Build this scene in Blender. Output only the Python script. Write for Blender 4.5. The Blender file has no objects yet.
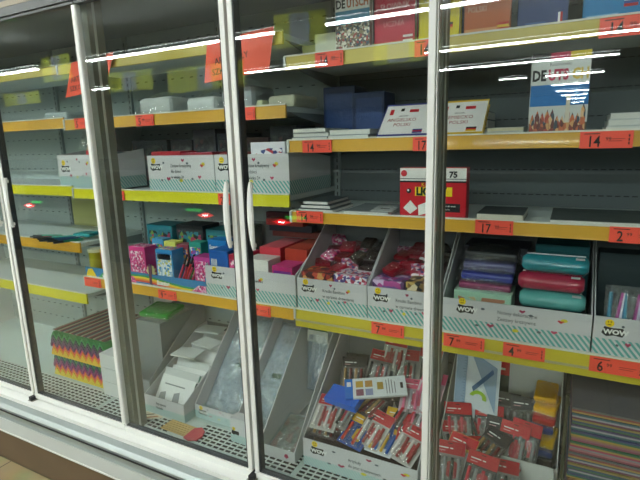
import bpy, bmesh, math, random
from mathutils import Vector, Matrix, Euler
random.seed(7)
PI = math.pi
C = bpy.context.scene.collection
sc = bpy.context.scene

# ------------------------------------------------------------------ camera
ax = Vector((0.88768387, 0.06872391, -0.45529592))      # world X, Y, Z seen in the camera frame (right, down, forward)
ay = Vector((0.45963466, -0.19119418, 0.86728355))
az = Vector((-0.02744681, -0.97914341, -0.20130789))
cam_d = bpy.data.cameras.new('camera')
cam = bpy.data.objects.new('camera', cam_d); C.objects.link(cam)
right = Vector((ax[0], ay[0], az[0])); down = Vector((ax[1], ay[1], az[1])); fwd = Vector((ax[2], ay[2], az[2]))
m = Matrix((right, -down, -fwd)).transposed().to_4x4()
m.translation = Vector((0, -1.2, 1.5))
cam.matrix_world = m
cam_d.sensor_width = 36; cam_d.lens = 477 / 640 * 36
cam_d.clip_start = 0.02
sc.camera = cam

# ------------------------------------------------------------------ world, exposure
w = bpy.data.worlds.new('world'); sc.world = w; w.use_nodes = True
w.node_tree.nodes['Background'].inputs[0].default_value = (0.75, 0.85, 0.9, 1)
w.node_tree.nodes['Background'].inputs[1].default_value = 0.25
sc.view_settings.view_transform = 'Standard'; sc.view_settings.look = 'None'
sc.view_settings.gamma = 1; sc.view_settings.use_curve_mapping = False
sc.view_settings.exposure = 0.38
sc.cycles.transparent_max_bounces = 48
TUBE = 46.0
# ------------------------------------------------------------------ materials
MATS = {}
def lin(c): return tuple(((v / 12.92) if v <= 0.04045 else ((v + 0.055) / 1.055) ** 2.4) for v in c)
def hexc(h): return lin(tuple(int(h[i:i+2], 16) / 255 for i in (0, 2, 4)))
def mat(h, rough=0.5, metal=0.0, emit=0.0, bump=0.0, var=0.06, spec=0.4, scale=60, coat=0.0):
    key = (h, rough, metal, emit, bump, var, spec, scale, coat)
    if key in MATS: return MATS[key]
    ma = bpy.data.materials.new('m_' + h); ma.use_nodes = True
    nt = ma.node_tree; b = nt.nodes['Principled BSDF']; c = hexc(h)
    b.inputs['Roughness'].default_value = rough; b.inputs['Metallic'].default_value = metal
    b.inputs['Specular IOR Level'].default_value = spec
    b.inputs['Coat Weight'].default_value = coat
    tc = nt.nodes.new('ShaderNodeTexCoord')
    nz = nt.nodes.new('ShaderNodeTexNoise'); nz.inputs['Scale'].default_value = scale; nz.inputs['Detail'].default_value = 3
    nt.links.new(tc.outputs['Object'], nz.inputs['Vector'])
    mx = nt.nodes.new('ShaderNodeMix'); mx.data_type = 'RGBA'
    mx.inputs[6].default_value = tuple(v * (1 - var) for v in c) + (1,)
    mx.inputs[7].default_value = tuple(min(1, v * (1 + var)) for v in c) + (1,)
    nt.links.new(nz.outputs['Fac'], mx.inputs[0]); nt.links.new(mx.outputs[2], b.inputs['Base Color'])
    if emit:
        b.inputs['Emission Color'].default_value = c + (1,); b.inputs['Emission Strength'].default_value = emit
    if bump:
        bp = nt.nodes.new('ShaderNodeBump'); bp.inputs['Strength'].default_value = bump; bp.inputs['Distance'].default_value = 0.004
        nt.links.new(nz.outputs['Fac'], bp.inputs['Height']); nt.links.new(bp.outputs['Normal'], b.inputs['Normal'])
    MATS[key] = ma
    return ma
def N(nt, t, **kw):
    n = nt.nodes.new(t)
    for k, v in kw.items(): setattr(n, k, v)
    return n
def math_node(nt, op, a, b=None):
    n = N(nt, 'ShaderNodeMath', operation=op)
    for i, v in enumerate((a, b)):
        if v is None: continue
        if isinstance(v, (int, float)): n.inputs[i].default_value = v
        else: nt.links.new(v, n.inputs[i])
    return n.outputs[0]
def clear_mat(name, f0, base, tint, rough, bump=0.0, scale=40, haze=0.0, stretch=(1, 1, 1)):
    """Thin clear sheet: transparent plus a mirror layer whose share follows Schlick's law."""
    ma = bpy.data.materials.new(name); ma.use_nodes = True; nt = ma.node_tree
    nt.nodes.remove(nt.nodes['Principled BSDF']); out = nt.nodes['Material Output']
    geo = N(nt, 'ShaderNodeNewGeometry')
    dot = N(nt, 'ShaderNodeVectorMath', operation='DOT_PRODUCT')
    nt.links.new(geo.outputs['Incoming'], dot.inputs[0]); nt.links.new(geo.outputs['Normal'], dot.inputs[1])
    c = math_node(nt, 'ABSOLUTE', dot.outputs['Value'])
    p = math_node(nt, 'POWER', math_node(nt, 'SUBTRACT', 1.0, c), 5.0)
    f = math_node(nt, 'ADD', math_node(nt, 'MULTIPLY', p, 1 - f0), f0 + base)
    tr = N(nt, 'ShaderNodeBsdfTransparent'); tr.inputs[0].default_value = tint + (1,)
    gl = N(nt, 'ShaderNodeBsdfGlossy'); gl.inputs['Roughness'].default_value = rough; gl.inputs[0].default_value = (1, 1, 1, 1)
    mx = N(nt, 'ShaderNodeMixShader')
    nt.links.new(f, mx.inputs[0]); nt.links.new(tr.outputs[0], mx.inputs[1]); nt.links.new(gl.outputs[0], mx.inputs[2])
    last = mx.outputs[0]
    if haze:
        df = N(nt, 'ShaderNodeBsdfDiffuse'); df.inputs[0].default_value = (0.55, 0.72, 0.85, 1)
        m2 = N(nt, 'ShaderNodeMixShader'); m2.inputs[0].default_value = haze
        nt.links.new(last, m2.inputs[1]); nt.links.new(df.outputs[0], m2.inputs[2]); last = m2.outputs[0]
    if bump:
        tc = N(nt, 'ShaderNodeTexCoord'); nz = N(nt, 'ShaderNodeTexNoise'); nz.inputs['Scale'].default_value = scale
        mp_ = N(nt, 'ShaderNodeMapping'); mp_.inputs['Scale'].default_value = stretch; nz.inputs['Detail'].default_value = 4
        nt.links.new(tc.outputs['Object'], mp_.inputs[0]); nt.links.new(mp_.outputs[0], nz.inputs['Vector'])
        bp = N(nt, 'ShaderNodeBump'); bp.inputs['Strength'].default_value = bump; bp.inputs['Distance'].default_value = 0.012
        nt.links.new(nz.outputs['Fac'], bp.inputs['Height']); nt.links.new(bp.outputs[0], gl.inputs['Normal'])
    nt.links.new(last, out.inputs['Surface'])
    return ma
GLASS = clear_mat('door_glass', 0.024, 0.0, (0.97, 0.985, 0.98), 0.0)
CELLO = clear_mat('cellophane', 0.05, 0.06, (0.98, 0.98, 0.98), 0.10, bump=0.9, scale=55)
CLEARP = clear_mat('clear_plastic', 0.05, 0.30, (0.88, 0.95, 1.0), 0.12, bump=1.0, scale=60, haze=0.06, stretch=(1, 1, .25))
CELLO2 = clear_mat('tight_cellophane', 0.05, 0.0, (0.99, 0.99, 0.99), 0.08, bump=0.25, scale=30)
RULER = clear_mat('blue_clear_plastic', 0.05, 0.03, (0.45, 0.65, 0.85), 0.15, haze=0.5)

def stripe_card(name, base, stripe, level, k=520.0):
    ma = bpy.data.materials.new(name); ma.use_nodes = True; nt = ma.node_tree; b = nt.nodes['Principled BSDF']
    tc = N(nt, 'ShaderNodeTexCoord'); sp = N(nt, 'ShaderNodeSeparateXYZ'); nt.links.new(tc.outputs['Object'], sp.inputs[0])
    s = math_node(nt, 'ADD', math_node(nt, 'ADD', sp.outputs[0], sp.outputs[1]), math_node(nt, 'MULTIPLY', sp.outputs[2], 0.8))
    st = math_node(nt, 'GREATER_THAN', math_node(nt, 'SINE', math_node(nt, 'MULTIPLY', s, k)), 0.0)
    lo = math_node(nt, 'LESS_THAN', sp.outputs[2], level)
    mx = N(nt, 'ShaderNodeMix', data_type='RGBA'); nt.links.new(math_node(nt, 'MULTIPLY', st, lo), mx.inputs[0])
    nz = N(nt, 'ShaderNodeTexNoise'); nz.inputs['Scale'].default_value = 14; nt.links.new(tc.outputs['Object'], nz.inputs['Vector'])
    mb = N(nt, 'ShaderNodeMix', data_type='RGBA'); nt.links.new(nz.outputs['Fac'], mb.inputs[0])
    bc = hexc(base)
    mb.inputs[6].default_value = tuple(v * 0.9 for v in bc) + (1,); mb.inputs[7].default_value = bc + (1,)
    nt.links.new(mb.outputs[2], mx.inputs[6]); mx.inputs[7].default_value = hexc(stripe) + (1,)
    nt.links.new(mx.outputs[2], b.inputs['Base Color']); b.inputs['Roughness'].default_value = 0.55
    return ma
TRAYM = stripe_card('printed_tray_card', 'd2d2d4', '5fa8a0', 0.052, 400)
TRAYFLAT = stripe_card('printed_tray_card_low', 'd2d2d4', '86c0bb', 0.036, 520)
def voro(name, cols, scale, rough=0.4, stretch=(1, 1, 1), metal=0):
    """Printed picture or mixed small goods: cells of several colours."""
    ma = bpy.data.materials.new(name); ma.use_nodes = True; nt = ma.node_tree; b = nt.nodes['Principled BSDF']
    tc = N(nt, 'ShaderNodeTexCoord'); mp = N(nt, 'ShaderNodeMapping'); mp.inputs['Scale'].default_value = stretch
    nt.links.new(tc.outputs['Object'], mp.inputs[0])
    v = N(nt, 'ShaderNodeTexVoronoi'); v.inputs['Scale'].default_value = scale; nt.links.new(mp.outputs[0], v.inputs['Vector'])
    sp = N(nt, 'ShaderNodeSeparateColor'); nt.links.new(v.outputs['Color'], sp.inputs[0])
    r = N(nt, 'ShaderNodeValToRGB'); r.color_ramp.interpolation = 'CONSTANT'
    while len(r.color_ramp.elements) < len(cols): r.color_ramp.elements.new(0.5)
    for i, c in enumerate(cols):
        r.color_ramp.elements[i].position = i / len(cols); r.color_ramp.elements[i].color = hexc(c) + (1,)
    nt.links.new(sp.outputs[0], r.inputs[0]); nt.links.new(r.outputs[0], b.inputs['Base Color'])
    b.inputs['Roughness'].default_value = rough; b.inputs['Metallic'].default_value = metal
    return ma
TOWN = voro('town_photo_print', ['8a3a2a', 'c9683a', 'd9a066', '6b2f2a', 'b4482f', '3f4a55', 'e0b98a'], 90, stretch=(1.4, 1, 0.7))
CROWD = voro('crowd_photo_print', ['c9c2b0', '6b5a4a', 'a03a3a', 'e8e2d2', '3a4a5a', '8a7a5a'], 160)
RAINBOWP = voro('rainbow_print', ['e8b32f', '2f7fc0', '2f9f5f', 'd8483a', '8a4ab0', 'f0e6e0'], 85)
MIXP = voro('mixed_print', ['1a2a30', '2a7a8a', '1e2226', 'c85a3a', '26343a', '7a9a3a', '1a2226', 'b03a5a'], 60)
PINKP = voro('pink_print', ['c8387f', 'e05a9a', 'f0dfe6', '8a2a6a', 'e8a0c0', 'd03070'], 120)
FLORAL = voro('floral_print', ['e8e2ea', '5a4a8a', 'd86a90', 'e8e2ea', 'b03a50', 'f0ecf0'], 95)
UNIONP = voro('blue_red_print', ['e8e8ee', '2a3f80', 'c03040', 'e8e8ee'], 60, stretch=(1, 1, 1.5))
DARKP = voro('dark_print', ['22252a', '343a40', '5a3a3a', '1c1e22', '48504a'], 70)
RED = mat('c8202c', 0.4); DRED = mat('8e1b26', 0.4); TAG = mat('ff5b47', 0.45, var=0.02); BLK = mat('17181a', 0.5); WHITE = mat('e9eae6', 0.45)
INK = mat('2a2624', 0.6); GREYINK = mat('77777a', 0.6); YEL = mat('f2d01c', 0.45); ORAIL = mat('d9a42c', 0.38, coat=0.3); YRAIL = mat('dcd51e', 0.38, coat=0.3); OLIVE = mat('c9b54e', 0.4, coat=0.3)
SHELFW = mat('cfd8d6', 0.35, var=0.03); FRAME = mat('dfe1dd', 0.35, var=0.02); STEEL = mat('a3aaa9', 0.3, metal=0.75, scale=8); SEAL = mat('33373a', 0.6)
PAGES = mat('dcdcd6', 0.8, var=0.1, scale=300); CARD = mat('b9bbbc', 0.6); GREYC = mat('8d9294', 0.6)

# ------------------------------------------------------------------ mesh helpers
class MB:
    def __init__(s): s.v = []; s.f = []; s.mi = []; s.m = []
    def mid(s, mt):
        if mt not in s.m: s.m.append(mt)
        return s.m.index(mt)
    def add(s, vs, fs, mt):
        n = len(s.v); i = s.mid(mt)
        s.v += [tuple(v) for v in vs]; s.f += [tuple(n + k for k in f) for f in fs]; s.mi += [i] * len(fs); return s
    def box(s, x0, x1, y0, y1, z0, z1, mt, M=None):
        vs = [Vector(p) for p in ((x0,y0,z0),(x1,y0,z0),(x1,y1,z0),(x0,y1,z0),(x0,y0,z1),(x1,y0,z1),(x1,y1,z1),(x0,y1,z1))]
        if M: vs = [M @ v for v in vs]
        return s.add(vs, [(0,3,2,1),(4,5,6,7),(0,1,5,4),(1,2,6,5),(2,3,7,6),(3,0,4,7)], mt)
    def prism(s, pts, a, b, mt, axis='x', M=None):
        """pts: outline in the plane across the axis, extruded from a to b"""
        def P(t, p):
            v = {'x': (t, p[0], p[1]), 'y': (p[0], t, p[1]), 'z': (p[0], p[1], t)}[axis]
            v = Vector(v); return M @ v if M else v
        n = len(pts); vs = [P(a, p) for p in pts] + [P(b, p) for p in pts]
        fs = [tuple(range(n)), tuple(range(2*n - 1, n - 1, -1))] + [(i, n + i, n + (i+1) % n, (i+1) % n) for i in range(n)]
        return s.add(vs, fs, mt)
    def tube(s, p0, p1, r0, mt, r1=None, n=10):
        p0 = Vector(p0); p1 = Vector(p1); r1 = r0 if r1 is None else r1
        d = (p1 - p0).normalized(); u = d.orthogonal().normalized(); w_ = d.cross(u)
        vs = []
        for p, r in ((p0, r0), (p1, r1)):
            for k in range(n):
                a = 2*PI*k/n; vs.append(p + u*math.cos(a)*r + w_*math.sin(a)*r)
        return s.add(vs, [tuple(range(n-1, -1, -1)), tuple(range(n, 2*n))] + [(k, (k+1) % n, n + (k+1) % n, n + k) for k in range(n)], mt)
    def grid(s, nx, ny, fn, mt):
        vs = [fn(i/nx, j/ny) for j in range(ny+1) for i in range(nx+1)]
        fs = [(j*(nx+1)+i, j*(nx+1)+i+1, (j+1)*(nx+1)+i+1, (j+1)*(nx+1)+i) for j in range(ny) for i in range(nx)]
        return s.add(vs, fs, mt)
    def mesh(s, name, smooth=False):
        me = bpy.data.meshes.new(name); me.from_pydata(s.v, [], s.f)
        for mt in s.m: me.materials.append(mt)
        me.polygons.foreach_set('material_index', s.mi)
        bm = bmesh.new(); bm.from_mesh(me); bmesh.ops.recalc_face_normals(bm, faces=bm.faces); bm.to_mesh(me); bm.free()
        if smooth: me.polygons.foreach_set('use_smooth', [True]*len(me.polygons))
        me.update(); return me
def obj(name, mb, parent=None, loc=(0,0,0), rot=(0,0,0), bevel=0.0, smooth=False, kind=None, label=None, cat=None, group=None):
    me = mb.mesh(name, smooth) if isinstance(mb, MB) else mb
    o = bpy.data.objects.new(name, me); C.objects.link(o); o.location = loc; o.rotation_euler = rot
    if parent: o.parent = parent
    if bevel:
        b = o.modifiers.new('bevel', 'BEVEL'); b.width = bevel; b.segments = 2; b.limit_method = 'ANGLE'
    if kind: o['kind'] = kind
    if label: o['label'] = label
    if cat: o['category'] = cat
    if group: o['group'] = group
    return o
def thing(name, label, cat, loc=(0,0,0), rot=(0,0,0), group=None, parent=None):
    o = bpy.data.objects.new(name, None); C.objects.link(o); o.empty_display_size = 0.05
    o.location = loc; o.rotation_euler = rot if not isinstance(rot, (int, float)) else (0, 0, rot)
    if label: o['label'] = label
    if cat: o['category'] = cat
    if group: o['group'] = group
    return o
def copy_thing(root, loc, rot=None, label=None):
    r = root.copy(); C.objects.link(r); r.location = loc
    if rot is not None: r.rotation_euler = rot
    if label: r['label'] = label
    for ch in list(root.children):
        c = ch.copy(); C.objects.link(c); c.parent = r
        for g in list(ch.children):
            d = g.copy(); C.objects.link(d); d.parent = c
    return r
TXT = {}
def text_mesh(s, size, mt, align='LEFT', ext=0.0003, squeeze=1.0, bold=0.0):
    key = (s, size, mt.name, align, squeeze, bold)
    if key in TXT: return TXT[key]
    cu = bpy.data.curves.new('txt', 'FONT'); cu.body = s; cu.size = size; cu.align_x = align; cu.extrude = ext; cu.resolution_u = 2; cu.offset = bold
    o = bpy.data.objects.new('txt', cu); C.objects.link(o); bpy.context.view_layer.update()
    me = bpy.data.meshes.new_from_object(o.evaluated_get(bpy.context.evaluated_depsgraph_get()))
    bpy.data.objects.remove(o); bpy.data.curves.remove(cu)
    me.transform(Matrix.Diagonal((squeeze, 1, 1, 1))); me.transform(Matrix.Rotation(PI/2, 4, 'X'))   # upright, facing -Y
    me.materials.clear(); me.materials.append(mt); TXT[key] = me
    return me
def text(s, size, mt, parent, loc, rot=(0,0,0), name='lettering', **kw):
    return obj(name, text_mesh(s, size, mt, **kw), parent, loc, rot)

# ------------------------------------------------------------------ the hall
FLOORM = bpy.data.materials.new('floor_tiles'); FLOORM.use_nodes = True
nt = FLOORM.node_tree; b = nt.nodes['Principled BSDF']; tc = N(nt, 'ShaderNodeTexCoord')
br = N(nt, 'ShaderNodeTexBrick'); br.offset = 0.0; br.inputs['Scale'].default_value = 1.0
br.inputs['Brick Width'].default_value = 0.33; br.inputs['Row Height'].default_value = 0.33; br.inputs['Mortar Size'].default_value = 0.0035
br.inputs['Color1'].default_value = hexc('a89a72') + (1,); br.inputs['Color2'].default_value = hexc('b0a27c') + (1,); br.inputs['Mortar'].default_value = hexc('5d5238') + (1,)
nz = N(nt, 'ShaderNodeTexNoise'); nz.inputs['Scale'].default_value = 9; nz.inputs['Detail'].default_value = 6
mx = N(nt, 'ShaderNodeMix', data_type='RGBA', blend_type='MULTIPLY'); mx.inputs[0].default_value = 0.5
mp = N(nt, 'ShaderNodeMapping'); mp.inputs['Location'].default_value = (0.04, 0.065, 0)
nt.links.new(tc.outputs['Object'], mp.inputs[0]); nt.links.new(mp.outputs[0], br.inputs['Vector']); nt.links.new(tc.outputs['Object'], nz.inputs['Vector'])
nt.links.new(br.outputs['Color'], mx.inputs[6]); nt.links.new(nz.outputs['Color'], mx.inputs[7]); nt.links.new(mx.outputs[2], b.inputs['Base Color'])
b.inputs['Roughness'].default_value = 0.35
obj('floor', MB().box(-16, 8, -27, 1.2, -0.1, 0, FLOORM), kind='structure')
obj('ceiling', MB().box(-16, 8, -27, 1.2, 3.5, 3.6, mat('cfd4d1', 0.8)), kind='structure')
obj('wall_back', MB().box(-16, 8, 1.2, 1.3, 0, 3.5, mat('8f9694', 0.8)), kind='structure')
obj('wall_front', MB().box(-16, 8, -27.1, -27, 0, 3.5, mat('8f9694', 0.8)), kind='structure')
obj('wall_left', MB().box(-16.1, -16, -27, 1.2, 0, 3.5, mat('c3cdc8', 0.8)), kind='structure')
obj('wall_right', MB().box(8, 8.1, -27, 1.2, 0, 3.5, mat('6f7678', 0.8)), kind='structure')

# rows of tube lights over the aisles
TUBEM = bpy.data.materials.new('lit_tube'); TUBEM.use_nodes = True
tb = TUBEM.node_tree.nodes['Principled BSDF']; tb.inputs['Emission Color'].default_value = (0.96, 1.0, 0.98, 1); tb.inputs['Emission Strength'].default_value = TUBE
TUBEN = TUBEM.copy(); TUBEN.node_tree.nodes['Principled BSDF'].inputs['Emission Strength'].default_value = TUBE * 1.5
FILLM = TUBEM.copy(); FILLM.node_tree.nodes['Principled BSDF'].inputs['Emission Strength'].default_value = 14
def ceiling_light(x, y, label, L=1.45, z=2.9, tm=None):
    t = thing('ceiling_light', label, 'ceiling light', (x, y, z), group='tube lights over the aisles')
    obj('housing', MB().prism([(-0.05,0.02),(0.05,0.02),(0.03,0.07),(-0.03,0.07)], -L/2, L/2, mat('d5d8d6', 0.4)), t)
    obj('tube', MB().box(-L/2, L/2, -0.032, 0.032, 0.0, 0.02, tm or TUBEM), t)
    obj('added_fill_strip', MB().box(-L/2, L/2, -0.028, 0.028, 0.0705, 0.074, FILLM), t)  # added glowing strip on the housing, brightens the ceiling and cabinet interior
    for sx in (-0.4, 0.4):
        obj('suspension_wire', MB().tube((sx*L, 0, 0.07), (sx*L, 0, 0.6), 0.003, STEEL, n=6), t)
def row(y, spans, n, tm=None):
    for a, b_ in spans:
        k = max(1, round((b_ - a) / 1.5)); L = (b_ - a) / k
        for i in range(k):
            ceiling_light(a + L*(i+0.5), y, 'white tube light in row %s mirrored in the door glass' % n, L, tm=tm)
row(-1.9, [(-7.5, -0.5)], 'nearest the cabinet,', TUBEN)
row(-4.43, [(-9.7, -8.55), (-7.2, -3.45), (-3.1, 3.0)], 'second from the cabinet,')
row(-7.15, [(-10.6, -9.75), (-7.3, -4.15), (-2.95, 3.0)], 'third from the cabinet,')
row(-9.4, [(-2.68, 0.65)], 'fourth from the cabinet,')
row(-12.1, [(-1.75, -1.1), (-0.69, 0.54)], 'fifth from the cabinet,')
for y, a, b_, nm in ((-14.6, -0.63, 0.3, 'sixth'), (-17.0, -0.59, 0.35, 'seventh'), (-18.9, -0.45, 0.35, 'eighth'), (-20.9, -0.3, 0.36, 'ninth'), (-23.5, -0.17, 0.34, 'tenth')):
    row(y, [(a, b_)], nm + ' from the cabinet,')

# low shelving across the aisle (seen only as a reflection)
t = thing('gondola_shelving', 'low grey shelving across the aisle, mirrored faintly in the doors', 'shelving', (0, -3.4, 0))
obj('back_panel', MB().box(-9, 3, -0.04, 0, 0.1, 1.35, mat('4f5657', 0.6)), t)
for z in (0.15, 0.5, 0.85, 1.2):
    obj('shelf_board', MB().box(-9, 3, 0, 0.4, z - 0.02, z, mat('5f6566', 0.5)).box(-9, 3, 0.4, 0.41, z - 0.04, z + 0.005, mat('666c6c', 0.5)), t)
obj('plinth', MB().box(-9, 3, -0.04, 0.36, 0, 0.1, SEAL), t)
BAN = mat('d8e04a', 0.5); BANG = mat('b9c2cc', 0.5)
for i, (x0, x1, z0, z1, rz) in enumerate(((-6.32, -5.65, 2.37, 2.68, .1), (-5.0, -4.35, 2.15, 2.38, -.1), (-4.1, -3.0, 2.08, 2.34, .05), (-7.2, -6.4, 2.12, 2.28, 0), (-2.62, -2.1, 2.40, 2.70, -.15), (-1.63, -1.15, 2.15, 2.34, .1))):
    t = thing('hanging_banner', ['lime banner near the left end of the reflected light row', 'small lime banner mirrored right of the first orange notice', 'long lime banner mirrored under the second light row', 'lowest lime banner mirrored at the left picture edge', 'folded lime banner mirrored right of the wide orange notice', 'pale lime banner mirrored by the red dictionary'][i], 'banner', ((x0+x1)/2, -3.0, z0), rz)
    wd = x1 - x0; h = z1 - z0
    obj('cloth', MB().box(-wd/2, wd/2, -0.003, 0.003, 0, h, BAN), t)
    obj('print_panel', MB().box(-0.1, 0.1, 0.003, 0.006, 0.01, h - 0.01, BANG), t)
    [obj('cord', MB().tube((q, 0, h), (q, 0, 3.5 - z0), 0.002, SEAL, n=5), t) for q in (-wd/2 + .02, wd/2 - .02)]

def lamp_mat(name, col, st):
    m_ = bpy.data.materials.new(name); m_.use_nodes = True; q = m_.node_tree.nodes['Principled BSDF']
    q.inputs['Base Color'].default_value = hexc(col) + (1,); q.inputs['Emission Color'].default_value = hexc(col) + (1,); q.inputs['Emission Strength'].default_value = st; return m_
LR, LG, LW = lamp_mat('lit_red', 'ff1020', 5), lamp_mat('lit_green', '10c840', 3), lamp_mat('lit_white', 'ffffff', 14)
for x, z, sg, lb in ((-6.95, .71, -1, 'small lit red and green sign mirrored beside the leftmost handle'), (-3.66, .715, 1, 'small lit red and green sign mirrored left of the paired handles'), (-2.64, .69, -1, 'small lit red and green sign mirrored right of the paired handles')):
    t = thing('lit_sign', lb, 'sign', (x, -2.985, z))
    obj('red_lamp', MB().prism([(-.12, 0), (0, -.035), (.12, 0), (0, .035)], 0, .02, LR, axis='y'), t)
    obj('white_lamp', MB().box(-.035, .035, -.0, .024, -.008, .008, LW), t)
    obj('green_lamp', MB().box(min(-sg*.06, -sg*.28), max(-sg*.06, -sg*.28), 0, .02, .04, .07, LG), t)

# ------------------------------------------------------------------ the glass-door cabinet
XL, XR = -3.45, 1.6
cab = thing('refrigerated_cabinet', 'long white glass-door cooler cabinet standing along the tiled aisle', 'cooler cabinet', (0, 0, 0))
obj('kickplate', MB().box(XL, XR, -0.062, 0.6, 0, 0.20, mat('5f4d39', 0.45, var=0.25, scale=5)), cab)
prof = [(-0.083, 0.178), (-0.092, 0.18), (-0.094, 0.19), (-0.075, 0.245), (-0.078, 0.268), (-0.09, 0.283), (-0.086, 0.287), (-0.09, 0.30), (-0.075, 0.322), (-0.05, 0.335), (0.02, 0.335), (0.02, 0.178)]
prof = [(y_, z_ + (.013 if z_ < .31 else .004 if z_ < .33 else 0)) for y_, z_ in prof]
obj('front_bumper', MB().prism(prof, XL, XR, mat('98a19f', 0.4, metal=0.3, scale=8)), cab, bevel=0.002)
obj('bumper_groove', MB().box(XL, XR, -0.0905, -0.08, 0.296, 0.3005, BLK), cab)
obj('skirt_edge', MB().box(XL, XR, -0.096, -0.088, 0.189, 0.197, FRAME), cab)
obj('skirt_plate', MB().prism([(-0.0945, 0.203), (-0.0965, 0.203), (-0.083, 0.248), (-0.079, 0.248)], XL, XR, mat('c2c8c6', 0.3, metal=.3, scale=6)), cab)
obj('door_sill', MB().box(XL, XR, -0.052, 0.045, 0.335, 0.352, FRAME), cab)
obj('deck', MB().box(XL, XR, 0.02, 0.65, 0.25, 0.33, mat('c5d6d3', 0.35, var=0.04, scale=6)), cab)
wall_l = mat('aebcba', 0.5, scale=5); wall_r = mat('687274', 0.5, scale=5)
def back(x0, x1, mt):
    p = MB().box(x0, x1, 0.65, 0.67, 0.25, 2.1, mt)
    return p
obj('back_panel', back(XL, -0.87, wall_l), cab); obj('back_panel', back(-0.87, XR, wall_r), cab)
sl = MB()
for z in [0.42 + 0.0875*k for k in range(19)]:
    x = XL
    while x < XR:
        sl.box(x, x + 0.016, 0.6475, 0.6502, z, z + 0.0035, SEAL); x += 0.024 if x > -0.87 else 0.06
obj('slot_rows', sl, cab)
for x in (-3.3, -2.66, -2.06, -1.46, -0.872, 0.33, 0.95):
    up = MB(); up.box(x - 0.012, x + 0.012, 0.635, 0.65, 0.33, 2.05, mat('9aa5a4', 0.4))
    for k in range(60): up.box(x - 0.002, x + 0.002, 0.634, 0.6355, 0.35 + k*0.028, 0.366 + k*0.028, BLK)
    obj('slotted_upright', up, cab)
obj('header', MB().box(XL, XR, -0.02, 0.03, 2.0, 2.25, mat('4c5150', 0.45)).box(XL, XR, -0.022, -0.018, 2.03, 2.05, mat('8a7f66', 0.4)), cab)
obj('top_panel', MB().box(XL, XR, 0.03, 0.67, 2.05, 2.12, mat('70797a', 0.5)), cab)
obj('side_panel', MB().box(XL - 0.03, XL, -0.02, 0.67, 0, 2.25, FRAME), cab)
obj('side_panel', MB().box(XR, XR + 0.03, -0.02, 0.67, 0, 2.25, FRAME), cab)
for x in (-2.845, -1.558, -0.308, 0.96):
    obj('mullion', MB().box(x - 0.020, x + 0.016, 0.026, 0.090, 0.33, 2.05, mat('75776c', 0.5)).box(x + 0.0162, x + 0.0172, 0.048, 0.058, 0.34, 2.04, mat('c9cdc6', 0.3)), cab)
def grille(x0, x1):
    g = MB().box(x0, x1, 0.075, 0.195, 0.3305, 0.3315, BLK)
    y = 0.078
    n = 6
    for k in range(n + 1):
        yy = 0.075 + 0.12*k/n
        g.box(x0, x1, yy - 0.0025, yy + 0.0025, 0.3315, 0.335, SHELFW)
    x = x0
    while x <= x1:
        g.box(x - 0.0025, x + 0.0025, 0.075, 0.195, 0.3315, 0.3345, SHELFW); x += 0.030
    return g
for x0, x1 in ((-3.3, -1.86), (-1.84, -1.42), (-1.3, -0.82), (-0.8, 0.3)):
    obj('grille', grille(x0, x1), cab)

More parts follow.
